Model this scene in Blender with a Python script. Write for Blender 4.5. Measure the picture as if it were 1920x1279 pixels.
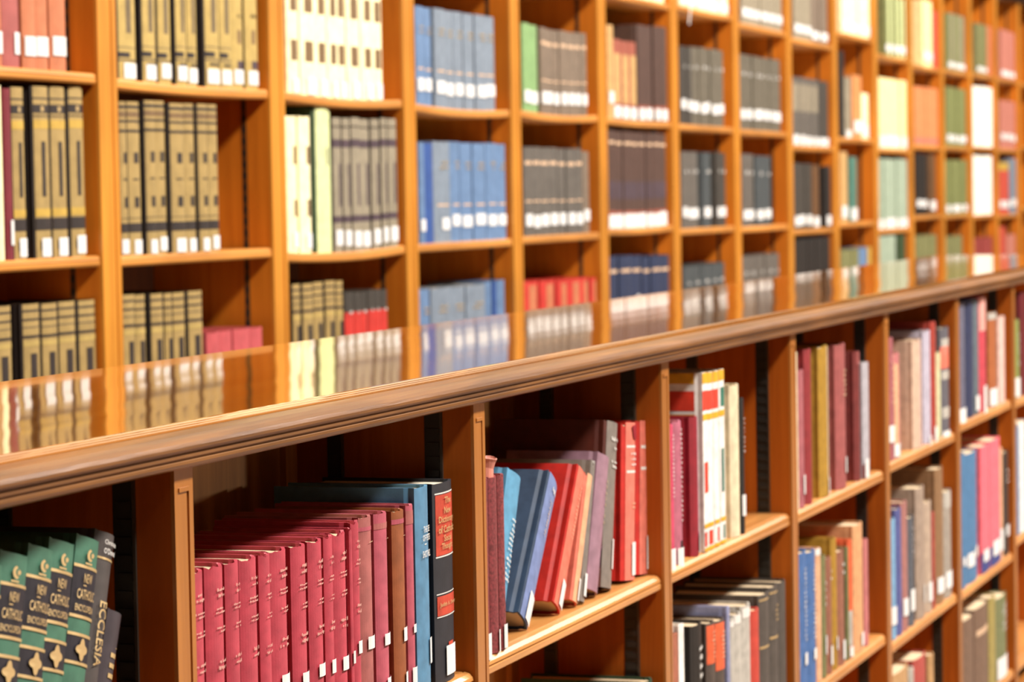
import bpy, math, random
from mathutils import Matrix, Vector

# ------------------------------------------------------------------ camera, world, lights, exposure
for o in list(bpy.data.objects):
    bpy.data.objects.remove(o, do_unlink=True)
sc = bpy.context.scene
C = sc.collection
F_PX, YAW, PITCH, ROLL = 5600.0, 0.3150, 0.0475, 0.0179
CAMP = Vector((0.0, -1.1365, 1.36))
FW = Vector((math.cos(YAW) * math.cos(PITCH), math.sin(YAW) * math.cos(PITCH), -math.sin(PITCH)))
_r = Vector((math.sin(YAW), -math.cos(YAW), 0.0))
_d = FW.cross(_r)
RT = _r * math.cos(ROLL) + _d * math.sin(ROLL)
DN = -_r * math.sin(ROLL) + _d * math.cos(ROLL)
cam_data = bpy.data.cameras.new('camera')
cam_data.sensor_width = 36.0
cam_data.lens = F_PX / 1920.0 * 36.0
cam_data.clip_start, cam_data.clip_end = 0.05, 100.0
cam_data.dof.use_dof = True
cam_data.dof.focus_distance = 3.15
cam_data.dof.aperture_fstop = 10.0
cam = bpy.data.objects.new('camera', cam_data)
C.objects.link(cam)
cam.matrix_world = Matrix(((RT.x, -DN.x, -FW.x, CAMP.x), (RT.y, -DN.y, -FW.y, CAMP.y),
                           (RT.z, -DN.z, -FW.z, CAMP.z), (0, 0, 0, 1)))
sc.camera = cam

world = bpy.data.worlds.new('reading_room_light')
sc.world = world
world.use_nodes = True
bg = world.node_tree.nodes['Background']
bg.inputs[0].default_value = (1.0, 0.80, 0.58, 1)
bg.inputs[1].default_value = 0.04

for i, lx in enumerate((2.5, 7.5, 12.5, 17.5)):
    ld = bpy.data.lights.new('ceiling_lamp', 'AREA')
    ld.shape = 'DISK'
    ld.size = 0.9
    ld.energy = 840
    ld.color = (1.0, 0.945, 0.87)
    lo = bpy.data.objects.new('ceiling_lamp', ld)
    C.objects.link(lo)
    lo.location = (lx, -3.9, 6.5)
    lo.rotation_euler = (math.radians(42), 0, 0)

for lx in (6.0,):       # unseen low fill light, added to brighten the back panels under the counter
    ld = bpy.data.lights.new('fill_light', 'POINT')
    ld.energy = 200
    ld.shadow_soft_size = 0.12
    ld.color = (1.0, 0.92, 0.80)
    lo = bpy.data.objects.new('fill_light', ld)
    C.objects.link(lo)
    lo.location = (lx, -4.5, 1.20)

sc.view_settings.view_transform = 'Standard'
sc.view_settings.look = 'None'
sc.view_settings.gamma = 1.0
sc.view_settings.use_curve_mapping = False
sc.view_settings.exposure = -0.30

# ------------------------------------------------------------------ helpers
R = random.Random(11)


def at(x, y, Y):
    """point of the plane Y = const seen at pixel (x, y) of the 1920x1279 photograph"""
    v = RT * ((x - 960) / F_PX) + DN * ((y - 639.5) / F_PX) + FW
    return CAMP + v * ((Y - CAMP.y) / v.y)


def pix(P):
    v = P - CAMP
    z = v.dot(FW)
    return 960 + F_PX * v.dot(RT) / z, 639.5 + F_PX * v.dot(DN) / z


def lin(h, g=1.0):
    h = h.lstrip('#')
    out = []
    for i in (0, 2, 4):
        c = int(h[i:i + 2], 16) / 255.0
        c = c / 12.92 if c <= 0.04045 else ((c + 0.055) / 1.055) ** 2.4
        out.append(min(c * g, 0.92))
    return tuple(out) + (1.0,)


MATS = {}


def new_mat(name):
    m = bpy.data.materials.new(name)
    m.use_nodes = True
    MATS[name] = m
    nt = m.node_tree
    return m, nt, nt.nodes['Principled BSDF']


def node(nt, t, **kw):
    n = nt.nodes.new(t)
    for k, v in kw.items():
        setattr(n, k, v)
    return n


def cloth(name, col, rough=0.62, var=0.22, scale=60.0, spec=0.35, bump=0.12):
    """book cloth / leatherette: uneven dye and a fine weave"""
    m, nt, b = new_mat(name)
    tc = node(nt, 'ShaderNodeTexCoord')
    oi = node(nt, 'ShaderNodeObjectInfo')
    add = node(nt, 'ShaderNodeVectorMath', operation='ADD')
    nt.links.new(tc.outputs['Object'], add.inputs[0])
    sc_ = node(nt, 'ShaderNodeVectorMath', operation='SCALE')
    sc_.inputs['Scale'].default_value = 7.0
    nt.links.new(oi.outputs['Location'], sc_.inputs[0])
    nt.links.new(sc_.outputs[0], add.inputs[1])
    n = node(nt, 'ShaderNodeTexNoise')
    n.inputs['Scale'].default_value = scale
    n.inputs['Detail'].default_value = 3
    nt.links.new(add.outputs[0], n.inputs['Vector'])
    mr = node(nt, 'ShaderNodeMapRange')
    mr.inputs[1].default_value, mr.inputs[2].default_value = 0.3, 0.7
    mr.inputs[3].default_value, mr.inputs[4].default_value = 1 - var, 1 + var
    nt.links.new(n.outputs[0], mr.inputs[0])
    mx = node(nt, 'ShaderNodeVectorMath', operation='SCALE')
    mx.inputs[0].default_value = col[:3]
    nt.links.new(mr.outputs[0], mx.inputs['Scale'])
    nt.links.new(mx.outputs[0], b.inputs['Base Color'])
    n2 = node(nt, 'ShaderNodeTexNoise')
    n2.inputs['Scale'].default_value = 900
    nt.links.new(add.outputs[0], n2.inputs['Vector'])
    bp = node(nt, 'ShaderNodeBump')
    bp.inputs['Strength'].default_value = bump
    bp.inputs['Distance'].default_value = 0.001
    nt.links.new(n2.outputs[0], bp.inputs['Height'])
    nt.links.new(bp.outputs[0], b.inputs['Normal'])
    b.inputs['Roughness'].default_value = rough
    b.inputs['Specular IOR Level'].default_value = spec
    return m


def wood(name, dark, light, grain='X', rough=0.32, coat=0.25, scale=1.0, spec=0.5, relief=0.08):
    m, nt, b = new_mat(name)
    tc = node(nt, 'ShaderNodeTexCoord')
    oi = node(nt, 'ShaderNodeObjectInfo')
    sc_ = node(nt, 'ShaderNodeVectorMath', operation='SCALE')
    sc_.inputs['Scale'].default_value = 3.7
    nt.links.new(oi.outputs['Location'], sc_.inputs[0])
    add = node(nt, 'ShaderNodeVectorMath', operation='ADD')
    nt.links.new(tc.outputs['Object'], add.inputs[0])
    nt.links.new(sc_.outputs[0], add.inputs[1])
    mp = node(nt, 'ShaderNodeMapping')
    s = {'X': (2.2, 38, 38), 'Z': (38, 38, 2.2), 'Y': (38, 2.2, 38)}[grain]
    mp.inputs['Scale'].default_value = tuple(v * scale for v in s)
    nt.links.new(add.outputs[0], mp.inputs['Vector'])
    n = node(nt, 'ShaderNodeTexNoise')
    n.inputs['Scale'].default_value = 1.0
    n.inputs['Detail'].default_value = 6
    n.inputs['Roughness'].default_value = 0.65
    n.inputs['Distortion'].default_value = 0.6
    nt.links.new(mp.outputs[0], n.inputs['Vector'])
    cr = node(nt, 'ShaderNodeValToRGB')
    cr.color_ramp.elements[0].position = 0.3
    cr.color_ramp.elements[0].color = dark
    cr.color_ramp.elements[1].position = 0.68
    cr.color_ramp.elements[1].color = light
    nt.links.new(n.outputs[0], cr.inputs[0])
    n2 = node(nt, 'ShaderNodeTexNoise')
    n2.inputs['Scale'].default_value = 2.5
    n2.inputs['Detail'].default_value = 2
    nt.links.new(add.outputs[0], n2.inputs['Vector'])
    mr = node(nt, 'ShaderNodeMapRange')
    mr.inputs[1].default_value, mr.inputs[2].default_value = 0.3, 0.7
    mr.inputs[3].default_value, mr.inputs[4].default_value = 0.82, 1.15
    nt.links.new(n2.outputs[0], mr.inputs[0])
    mx = node(nt, 'ShaderNodeVectorMath', operation='SCALE')
    nt.links.new(cr.outputs[0], mx.inputs[0])
    nt.links.new(mr.outputs[0], mx.inputs['Scale'])
    nt.links.new(mx.outputs[0], b.inputs['Base Color'])
    bp = node(nt, 'ShaderNodeBump')
    bp.inputs['Strength'].default_value = relief
    bp.inputs['Distance'].default_value = 0.002
    nt.links.new(n.outputs[0], bp.inputs['Height'])
    nt.links.new(bp.outputs[0], b.inputs['Normal'])
    b.inputs['Roughness'].default_value = rough
    b.inputs['Specular IOR Level'].default_value = spec
    b.inputs['Coat Weight'].default_value = coat
    b.inputs['Coat Roughness'].default_value = 0.15
    return m


def plain(name, col, rough=0.5, metal=0.0, spec=0.5):
    m, nt, b = new_mat(name)
    tc = node(nt, 'ShaderNodeTexCoord')
    n = node(nt, 'ShaderNodeTexNoise')
    n.inputs['Scale'].default_value = 140
    nt.links.new(tc.outputs['Object'], n.inputs['Vector'])
    mr = node(nt, 'ShaderNodeMapRange')
    mr.inputs[3].default_value, mr.inputs[4].default_value = 0.88, 1.08
    nt.links.new(n.outputs[0], mr.inputs[0])
    mx = node(nt, 'ShaderNodeVectorMath', operation='SCALE')
    mx.inputs[0].default_value = col[:3]
    nt.links.new(mr.outputs[0], mx.inputs['Scale'])
    nt.links.new(mx.outputs[0], b.inputs['Base Color'])
    b.inputs['Roughness'].default_value = rough
    b.inputs['Metallic'].default_value = metal
    b.inputs['Specular IOR Level'].default_value = spec
    return m


GL, GR = 0.76, 0.66      # albedo of a colour as photographed: lower case, rear case
wood('oak_post_rear', (0.46, 0.170, 0.016, 1), (0.62, 0.255, 0.030, 1), 'Z', 0.42)
wood('oak_shelf_rear', (0.48, 0.185, 0.030, 1), (0.66, 0.285, 0.058, 1), 'X', 0.42)
wood('oak_cornice_shade', (0.025, 0.010, 0.004, 1), (0.05, 0.019, 0.007, 1), 'X', 0.4)  # shade above the top row painted in as very dark oak
wood('oak_post', (0.30, 0.098, 0.013, 1), (0.43, 0.160, 0.028, 1), 'Z', 0.36)
wood('oak_shelf', (0.44, 0.170, 0.038, 1), (0.64, 0.295, 0.085, 1), 'X', 0.36)
wood('oak_back', (0.40, 0.155, 0.026, 1), (0.60, 0.255, 0.052, 1), 'Z', 0.5, 0.1)
wood('oak_moulding', (0.105, 0.038, 0.008, 1), (0.25, 0.102, 0.025, 1), 'X', 0.36, 0.12, 1.3, 0.4, 0.3)
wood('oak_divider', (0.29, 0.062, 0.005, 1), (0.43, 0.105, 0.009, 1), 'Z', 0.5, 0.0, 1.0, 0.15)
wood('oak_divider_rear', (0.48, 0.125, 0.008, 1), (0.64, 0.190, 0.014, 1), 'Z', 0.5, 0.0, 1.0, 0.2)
wood('oak_back_rear_shade', (0.075, 0.020, 0.003, 1), (0.12, 0.034, 0.005, 1), 'Z', 0.6, 0.0)  # shadow inside the rear bays put into the panel colour
plain('black_steel', (0.020, 0.018, 0.015, 1), 0.38, 0.0)
plain('oak_dark_strip', (0.10, 0.035, 0.008, 1), 0.5)
plain('steel_edge', (0.09, 0.075, 0.06, 1), 0.35, 0.6)
plain('gilt', (0.62, 0.44, 0.20, 1), 0.38, 0.35)
plain('gilt_dull', (0.62, 0.42, 0.27, 1), 0.5, 0.0)
plain('gilt_faint', (0.66, 0.36, 0.30, 1), 0.55)
plain('paper_label', (0.72, 0.71, 0.69, 1), 0.7)
plain('ink_grey', (0.36, 0.34, 0.31, 1), 0.7)
plain('pages', (0.60, 0.47, 0.30, 1), 0.85)
plain('pages_pale', (0.74, 0.66, 0.52, 1), 0.85)
plain('white_print', (0.70, 0.68, 0.64, 1), 0.6)
plain('plaster', (0.60, 0.50, 0.38, 1), 0.9)
plain('floor_cork', (0.20, 0.11, 0.06, 1), 0.5)

# the polished counter: a dark stained top under a mirror-like, slightly wavy varnish
m, nt, b = new_mat('varnished_top')
tc = node(nt, 'ShaderNodeTexCoord')
mp = node(nt, 'ShaderNodeMapping')
mp.inputs['Scale'].default_value = (1.2, 26, 26)
nt.links.new(tc.outputs['Object'], mp.inputs['Vector'])
n = node(nt, 'ShaderNodeTexNoise')
n.inputs['Scale'].default_value = 1.0
n.inputs['Detail'].default_value = 6
nt.links.new(mp.outputs[0], n.inputs['Vector'])
cr = node(nt, 'ShaderNodeValToRGB')
cr.color_ramp.elements[0].position, cr.color_ramp.elements[1].position = 0.3, 0.7
cr.color_ramp.elements[0].color = (0.22, 0.075, 0.010, 1)
cr.color_ramp.elements[1].color = (0.36, 0.145, 0.022, 1)
nt.links.new(n.outputs[0], cr.inputs[0])
nt.links.new(cr.outputs[0], b.inputs['Base Color'])
mp2 = node(nt, 'ShaderNodeMapping')
mp2.inputs['Scale'].default_value = (0.25, 6.0, 1.0)
nt.links.new(tc.outputs['Object'], mp2.inputs['Vector'])
n2 = node(nt, 'ShaderNodeTexNoise')
n2.inputs['Scale'].default_value = 1.0
n2.inputs['Detail'].default_value = 0.6
nt.links.new(mp2.outputs[0], n2.inputs['Vector'])
bp = node(nt, 'ShaderNodeBump')
bp.inputs['Strength'].default_value = 0.35
bp.inputs['Distance'].default_value = 0.004
nt.links.new(n2.outputs[0], bp.inputs['Height'])
nt.links.new(bp.outputs[0], b.inputs['Normal'])
b.inputs['Roughness'].default_value = 0.10
b.inputs['Specular IOR Level'].default_value = 0.5
b.inputs['Coat Weight'].default_value = 0.8
b.inputs['Coat Roughness'].default_value = 0.04
b.inputs['Coat IOR'].default_value = 1.5
b.inputs['Coat Tint'].default_value = (1.0, 0.90, 0.72, 1)
nt.links.new(bp.outputs[0], b.inputs['Coat Normal'])


def mesh(name, V, Fc, mats):
    me = bpy.data.meshes.new(name)
    me.from_pydata([tuple(v) for v in V], [], Fc)
    for mn in (mats if isinstance(mats, (list, tuple)) else [mats]):
        me.materials.append(MATS[mn])
    me.update()
    return me


def obj(name, me, parent=None, loc=(0, 0, 0)):
    o = bpy.data.objects.new(name, me)
    C.objects.link(o)
    o.location = loc
    if parent is not None:
        o.parent = parent
    return o


def empty(name, loc=(0, 0, 0)):
    o = bpy.data.objects.new(name, None)
    o.empty_display_size = 0.05
    C.objects.link(o)
    o.location = loc
    return o


def tag(o, label, cat, group=None, kind=None):
    o['label'] = label
    o['category'] = cat
    if group:
        o['group'] = group
    if kind:
        o['kind'] = kind
    return o


def box(V, Fc, x0, x1, y0, y1, z0, z1):
    k = len(V)
    V += [(x0, y0, z0), (x1, y0, z0), (x1, y1, z0), (x0, y1, z0), (x0, y0, z1), (x1, y0, z1), (x1, y1, z1), (x0, y1, z1)]
    Fc += [tuple(k + i for i in f) for f in ((3, 2, 1, 0), (4, 5, 6, 7), (0, 1, 5, 4), (1, 2, 6, 5), (2, 3, 7, 6), (3, 0, 4, 7))]


def boxes(name, mats, *bs):
    V, Fc = [], []
    for b_ in bs:
        box(V, Fc, *b_)
    return mesh(name, V, Fc, mats)


def extrude_x(name, prof, x0, x1, mats, seg=1, sag=0.0):
    """closed profile [(y, z)] run along X"""
    V, Fc = [], []
    n = len(prof)
    for s in range(seg + 1):
        t = s / seg
        dz = -sag * 4 * t * (1 - t)
        V += [(x0 + (x1 - x0) * t, y, z + dz) for y, z in prof]
    for s in range(seg):
        for i in range(n):
            a, c = s * n + i, s * n + (i + 1) % n
            Fc.append((a, c, c + n, a + n))
    Fc.append(tuple(range(n - 1, -1, -1)))
    Fc.append(tuple(seg * n + i for i in range(n)))
    return mesh(name, V, Fc, mats)


# ------------------------------------------------------------------ the setting
W = 0.85
X0L = 2.4858                      # left edge of the first full post of the low bookcase
X0R, YR = 5.1975, 1.378           # the same for the rear bookcase; its front plane
ZC = 1.152                        # counter top
PW, PWR = 0.041, 0.082            # post widths


def structure(name, me):
    o = obj(name, me)
    o['kind'] = 'structure'
    return o


fl = structure('floor', boxes('floor', 'floor_cork', (-4, 22, -8, 1.80, -0.08, 0)))
structure('wall_rear', boxes('wall_rear', 'plaster', (-4, 22, 1.72, 1.80, 0.0, 7.6)))
structure('ceiling', boxes('ceiling', 'plaster', (-4, 22, -8, 1.72, 7.6, 7.7)))

# ------------------------------------------------------------------ rear bookcase
ZTOP = 2.46
NB = 17
rear = empty('wall_bookcase', (X0R, YR, 0))
tag(rear, 'tall honey-brown oak bookcase with many bays filling the background', 'bookcase')


def rx(i):
    return X0R + W * i


DEPR = 0.30
V, Fc = [], []
box(V, Fc, 0, PWR * 0.68, 0, 0.006, 0, ZTOP)
box(V, Fc, PWR * 0.68, PWR * 0.76, 0.004, 0.006, 0, ZTOP)
box(V, Fc, PWR * 0.76, PWR, 0, 0.006, 0, ZTOP)
strip_r = mesh('post_face', V, Fc, 'oak_post_rear')
post_r = boxes('divider', 'oak_divider_rear', (0.0, PWR, 0.006, DEPR, 0, ZTOP))
V, Fc = [], []
box(V, Fc, -0.0010, 0.0010, 0.058, 0.070, 0.02, ZTOP - 0.05)
for k in range(86):
    z = 0.04 + k * 0.025
    box(V, Fc, -0.0016, 0.0, 0.060, 0.068, z, z + 0.013)
std_r = mesh('shelf_standard', V, Fc, ['oak_dark_strip', 'black_steel'])
for p in std_r.polygons[6:]:
    p.material_index = 1
for i in range(-2, NB):
    dv = obj('divider', post_r, rear, (rx(i) - X0R, 0, 0))
    obj('post_face', strip_r, dv)
    obj('shelf_standard', std_r, dv)
back_r = boxes('back_panel', 'oak_back_rear_shade', (PWR, W, DEPR - 0.012, DEPR, 0.05, ZTOP - 0.02))
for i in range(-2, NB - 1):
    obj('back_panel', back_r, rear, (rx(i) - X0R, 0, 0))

# cornice and plinth
prof = [(-0.006, 0), (-0.012, 0.010), (-0.012, 0.030), (-0.022, 0.040), (-0.026, 0.075), (-0.05, 0.110), (-0.085, 0.150),
        (-0.095, 0.180), (-0.095, 0.21), (DEPR, 0.21), (DEPR, 0)]
obj('cornice', extrude_x('cornice', prof, -2 * W, (NB - 1) * W + PWR, 'oak_cornice_shade'), rear, (0, 0, ZTOP - 0.04))
obj('plinth', boxes('plinth', 'oak_shelf_rear', (-2 * W, (NB - 1) * W + PWR, -0.004, 0.016, 0, 0.11)), rear)

# shelf levels: right-hand front bottom edge of each shelf, read from the photograph
TH = 0.021
shB = {0: (178, 158), 1: (505, 186), 2: (755, 203), 3: (950, 220), 4: (1118, 229), 5: (1255, 240), 6: (1372, 250), 7: (1470, 258),
       8: (1562, 285), 9: (1635, 270), 10: (1700, 289), 11: (1763, 283), 12: (1820, 284), 13: (1870, 284), 14: (1915, 288)}
shC = {0: (185, 500), 1: (510, 483), 2: (760, 476), 3: (958, 462), 4: (1120, 449), 5: (1257, 434), 6: (1370, 435), 7: (1472, 431),
       8: (1560, 436), 9: (1637, 423), 10: (1703, 435), 11: (1762, 410), 12: (1820, 408), 13: (1870, 408), 14: (1915, 407)}
shA = {5: (1255, 20), 6: (1372, 40), 7: (1472, 70), 8: (1565, 96), 9: (1636, 82), 10: (1703, 119), 11: (1765, 138), 12: (1820, 146),
       13: (1870, 152), 14: (1915, 160)}
LEV = {}
for row, dct, dflt in (('A', shA, 1.955), ('B', shB, 1.590), ('C', shC, 1.240)):
    for b_ in range(-1, NB - 1):
        LEV[row, b_] = (at(dct[b_][0], dct[b_][1], YR + 0.004).z if b_ in dct else dflt) + TH
for b_ in range(-1, NB - 1):
    LEV['D', b_] = LEV['C', b_] - 0.348
    LEV['E', b_] = LEV['C', b_] - 0.72
pr = [(0.004, 0.004), (0.007, 0.0), (0.27, 0.0), (0.27, TH), (0.010, TH), (0.005, TH - 0.003), (0.004, TH - 0.008), (0.006, TH - 0.0095),
      (0.004, TH - 0.011)]
pr = pr[::-1]
shelf_sag = [extrude_x('shelf', pr, PWR + 0.001, W - 0.004, 'oak_shelf_rear', 8, s) for s in (0.0, 0.004, 0.008)]
for b_ in range(-1, NB - 1):
    for row in 'ABCDE':
        k = {('B', 1): 1, ('B', 2): 2, ('B', 3): 2, ('B', 4): 2, ('C', 2): 2, ('B', 5): 1, ('C', 5): 1, ('A', 6): 1, ('A', 10): 1}.get((row, b_), 0)
        obj('shelf', shelf_sag[k], rear, (rx(b_ - 1) - X0R, 0, LEV[row, b_] - TH))

# ------------------------------------------------------------------ low bookcase and its counter
low = empty('low_bookcase', (X0L, 0, 0))
tag(low, 'low double-sided oak bookcase under the polished counter', 'bookcase')
NL = 9
ZU = ZC - 0.033
DEPL = 0.240
V, Fc = [], []
g0, g1 = 0.027, 0.032
box(V, Fc, 0, 0.010, 0, 0.004, 0.0, ZU)
box(V, Fc, 0.010, g0, 0.0, 0.004, 0.0, ZU)
box(V, Fc, g0, g1, 0.003, 0.004, 0.0, ZU - 0.018)
box(V, Fc, g0, g1, 0.0, 0.004, ZU - 0.018, ZU)
box(V, Fc, g1, PW, 0.0, 0.004, 0.0, ZU)
strip_l = mesh('post_face', V, Fc, 'oak_post')
bead = boxes('bead', 'oak_post', (0.008, g1, -0.0014, 0.001, ZU - 0.022, ZU - 0.018))
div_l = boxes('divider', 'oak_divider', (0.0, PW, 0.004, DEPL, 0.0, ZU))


def standard(y0, y1):
    V, Fc, = [], []
    box(V, Fc, -0.0008, 0.0012, y0, y1, 0.06, ZU - 0.004)
    n0 = len(Fc)
    for k in range(62):
        z = 0.075 + k * 0.0165
        if z < ZU - 0.02:
            box(V, Fc, -0.0026, -0.0004, y0 + 0.001, y1 - 0.004, z, z + 0.0075)
    n1 = len(Fc)
    box(V, Fc, -0.0030, 0.0008, y0 - 0.003, y0, 0.06, ZU - 0.004)
    me = mesh('shelf_standard', V, Fc, ['black_steel', 'steel_edge'])
    for p in me.polygons[n1:]:
        p.material_index = 1
    return me


std_f, std_b = standard(0.042, 0.062), standard(0.168, 0.186)
for i in range(-1, NL):
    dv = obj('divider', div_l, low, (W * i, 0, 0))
    obj('post_face', strip_l, dv)
    obj('bead', bead, dv)
    obj('shelf_standard', std_f, dv)
    obj('shelf_standard', std_b, dv)
bk = boxes('back_panel', 'oak_back', (PW + 0.03, W - 0.03, DEPL - 0.006, DEPL + 0.006, 0.05, ZU - 0.03))
fr = boxes('panel_frame', 'oak_back', (PW, PW + 0.032, DEPL - 0.014, DEPL + 0.006, 0, ZU), (W - 0.035, W, DEPL - 0.014, DEPL + 0.006, 0, ZU),
           (PW + 0.03, W - 0.03, DEPL - 0.014, DEPL + 0.006, ZU - 0.032, ZU))
for i in range(-1, NL - 1):
    p_ = obj('back_panel', bk, low, (W * i, 0, 0))
    obj('panel_frame', fr, p_)
obj('rear_carcass', boxes('rear_carcass', 'oak_back', (-W, (NL - 1) * W + PW, DEPL + 0.006, 0.50, 0, ZU)), low)
obj('plinth', boxes('plinth', 'oak_post', (-W, (NL - 1) * W + PW, 0.012, 0.03, 0, 0.075)), low)
TL = 0.022
sh1 = {2: (1240, 1106), 3: (1480, 986), 4: (1660, 900), 5: (1790, 828), 6: (1895, 766)}
sh2 = {4: (1665, 1205), 5: (1798, 1126), 6: (1905, 1046)}
LOW = {}
for b_ in range(0, 9):
    LOW['1', b_] = (at(*sh1[b_], 0.006).z if b_ in sh1 else (0.778 if b_ < 2 else 0.80)) + TL
    LOW['2', b_] = (at(*sh2[b_], 0.006).z if b_ in sh2 else 0.445) + TL
    LOW['3', b_] = 0.119 + TL
prl = [(0.005, 0.002), (0.008, 0.0), (0.233, 0.0), (0.233, TL), (0.020, TL), (0.0175, TL - 0.0012), (0.016, TL), (0.010, TL - 0.0015), (0.006, TL - 0.006),
       (0.005, TL - 0.010), (0.0085, TL - 0.0115), (0.0045, TL - 0.013)]
shelf_l = extrude_x('shelf', prl[::-1], PW + 0.001, W - 0.0035, 'oak_shelf', 4)
for b_ in range(0, 9):
    for row in '123':
        obj('shelf', shelf_l, low, (W * (b_ - 1), 0, LOW[row, b_] - TL))

counter = empty('countertop', (X0L, 0, ZU))
tag(counter, 'long polished oak counter with moulded edge reflecting the rear bookcase', 'countertop')
xa, xb = -1.0, (NL - 1) * W + 0.4
obj('top_board', boxes('top_board', 'varnished_top', (xa, xb, 0.049, 0.555, 0.0, 0.033)), counter)
prof = [(0.014, 0.002), (0.010, 0.0), (-0.006, 0.0), (-0.0100, 0.002), (-0.0118, 0.005), (-0.0118, 0.0075), (-0.0100, 0.0088), (-0.0108, 0.0100), (-0.0128, 0.0112), (-0.0130, 0.0138),
        (-0.0115, 0.0150), (-0.0120, 0.0160), (-0.0150, 0.0168), (-0.0166, 0.0188), (-0.0168, 0.0215), (-0.0152, 0.0250), (-0.0110, 0.0282), (-0.0045, 0.0305),
        (0.0040, 0.0318), (0.0100, 0.0324), (0.014, 0.0320)]
obj('edge_moulding', extrude_x('edge_moulding', prof[::-1], xa, xb, 'oak_moulding', 1), counter)
for y0, wd in ((0.0140, 0.0095), (0.0255, 0.0100), (0.0375, 0.0115)):      # three polished beads between moulding and top
    bead_p = [(y0, 0.024)] + [(y0 + wd / 2 - wd / 2 * math.cos(math.pi * k / 8), 0.0308 + 0.0042 * math.sin(math.pi * k / 8)) for k in range(9)] + [(y0 + wd, 0.024)]
    obj('polished_bead', extrude_x('polished_bead', bead_p[::-1], xa, xb, 'varnished_top', 1), counter)
obj('edge_core', boxes('edge_core', 'oak_moulding', (xa, xb, 0.013, 0.049, 0.001, 0.0295)), counter)

# ------------------------------------------------------------------ books
BOOKS = []       # every book: dict with placement, pieces and description


def cover_piece(t, h, d, bul, b, seg, worn, mat):
    T = t / 2
    g = min(0.0022, t * 0.07)
    out, inn = [], []
    out += [(-T, d), (-T, bul + 0.0125), (-T + g, bul + 0.0075), (-T + g * 0.5, bul + 0.003)]
    inn += [(-T + b, d), (-T + b, bul + 0.0125), (-T + g + b, bul + 0.0075), (-T + g * 0.5 + b, bul + 0.004)]
    zt = [h] * 4
    for i in range(seg + 1):
        u = -1 + 2 * i / seg
        out.append((u * (T - g * 0.3), bul * u * u))
        inn.append((u * (T - g * 0.3 - b), bul * u * u + b))
        zt.append(h + (R.uniform(-1, 0.4) * worn if worn else 0) - (0.0012 if abs(u) < 0.99 else 0) * (1 if bul else 0))
    out += [(-x, y) for x, y in out[3::-1]]
    inn += [(-x, y) for x, y in inn[3::-1]]
    zt += [h] * 4
    n = len(out)
    V = [(x, y, 0) for x, y in out] + [(x, y, z) for (x, y), z in zip(out, zt)]
    V += [(x, y, 0) for x, y in inn] + [(x, y, z) for (x, y), z in zip(inn, zt)]
    Fc = []
    for i in range(n - 1):
        j = i + 1
        Fc += [(i, j, n + j, n + i), (2 * n + j, 2 * n + i, 3 * n + i, 3 * n + j), (n + i, n + j, 3 * n + j, 3 * n + i), (j, i, 2 * n + i, 2 * n + j)]
    Fc += [(n, 0, 2 * n, 3 * n), (n - 1, 2 * n - 1, 4 * n - 1, 3 * n - 1)]
    Fc = [f[::-1] for f in Fc]
    return ('cover', V, Fc, mat)


def pages_piece(t, h, d, bul, b, mat):
    T = t / 2 - b - 0.0004
    out = []
    for u in (-1, -0.5, 0, 0.5, 1):
        out.append((u * T, bul * u * u + b + 0.0012))
    for u in (1, 0.5, 0, -0.5, -1):
        out.append((u * T, d - 0.004 - 0.6 * bul * (1 - u * u)))
    n = len(out)
    V = [(x, y, 0.003) for x, y in out] + [(x, y, h - 0.004) for x, y in out]
    Fc = [(i, (i + 1) % n, n + (i + 1) % n, n + i) for i in range(n)] + [tuple(range(n - 1, -1, -1)), tuple(range(n, 2 * n))]
    return ('page_block', V, Fc, mat)


class Spine:
    """maps (u in -1..1, z) onto the outside of a book's spine"""

    def __init__(s, t, bul):
        s.T, s.bul = t / 2 * 0.98, bul

    def p(s, u, z, off):
        nx = -2 * s.bul * u
        l = math.hypot(nx, s.T)
        return (u * s.T - off * nx / l * -1 * -1, s.bul * u * u - off * s.T / l, z)

    def patch(s, V, Fc, u0, u1, z0, z1, off, nu=None):
        nu = nu or max(1, int(math.ceil((u1 - u0) * 4)))
        k = len(V)
        for i in range(nu + 1):
            u = u0 + (u1 - u0) * i / nu
            V.append(s.p(u, z0, off))
            V.append(s.p(u, z1, off))
        for i in range(nu):
            a = k + 2 * i
            Fc.append((a, a + 2, a + 3, a + 1))


TXT = {}


def text_mesh(s):
    if s not in TXT:
        cu = bpy.data.curves.new('lettering', 'FONT')
        cu.body = s
        cu.resolution_u = 2
        cu.offset = 0.012
        cu.align_x = 'CENTER'
        o = bpy.data.objects.new('lettering', cu)
        C.objects.link(o)
        me = o.to_mesh()
        V = [(v.co.x, v.co.y) for v in me.vertices]
        Fc = [tuple(p.vertices) for p in me.polygons]
        o.to_mesh_clear()
        bpy.data.objects.remove(o)
        bpy.data.curves.remove(cu)
        xs, ys = [v[0] for v in V], [v[1] for v in V]
        x0, x1, y0, y1 = min(xs), max(xs), min(ys), max(ys)
        V = [((x - x0) / (x1 - x0), (y - y0) / max(y1 - y0, 0.3)) for x, y in V]
        TXT[s] = (V, Fc)
    return TXT[s]


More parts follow.
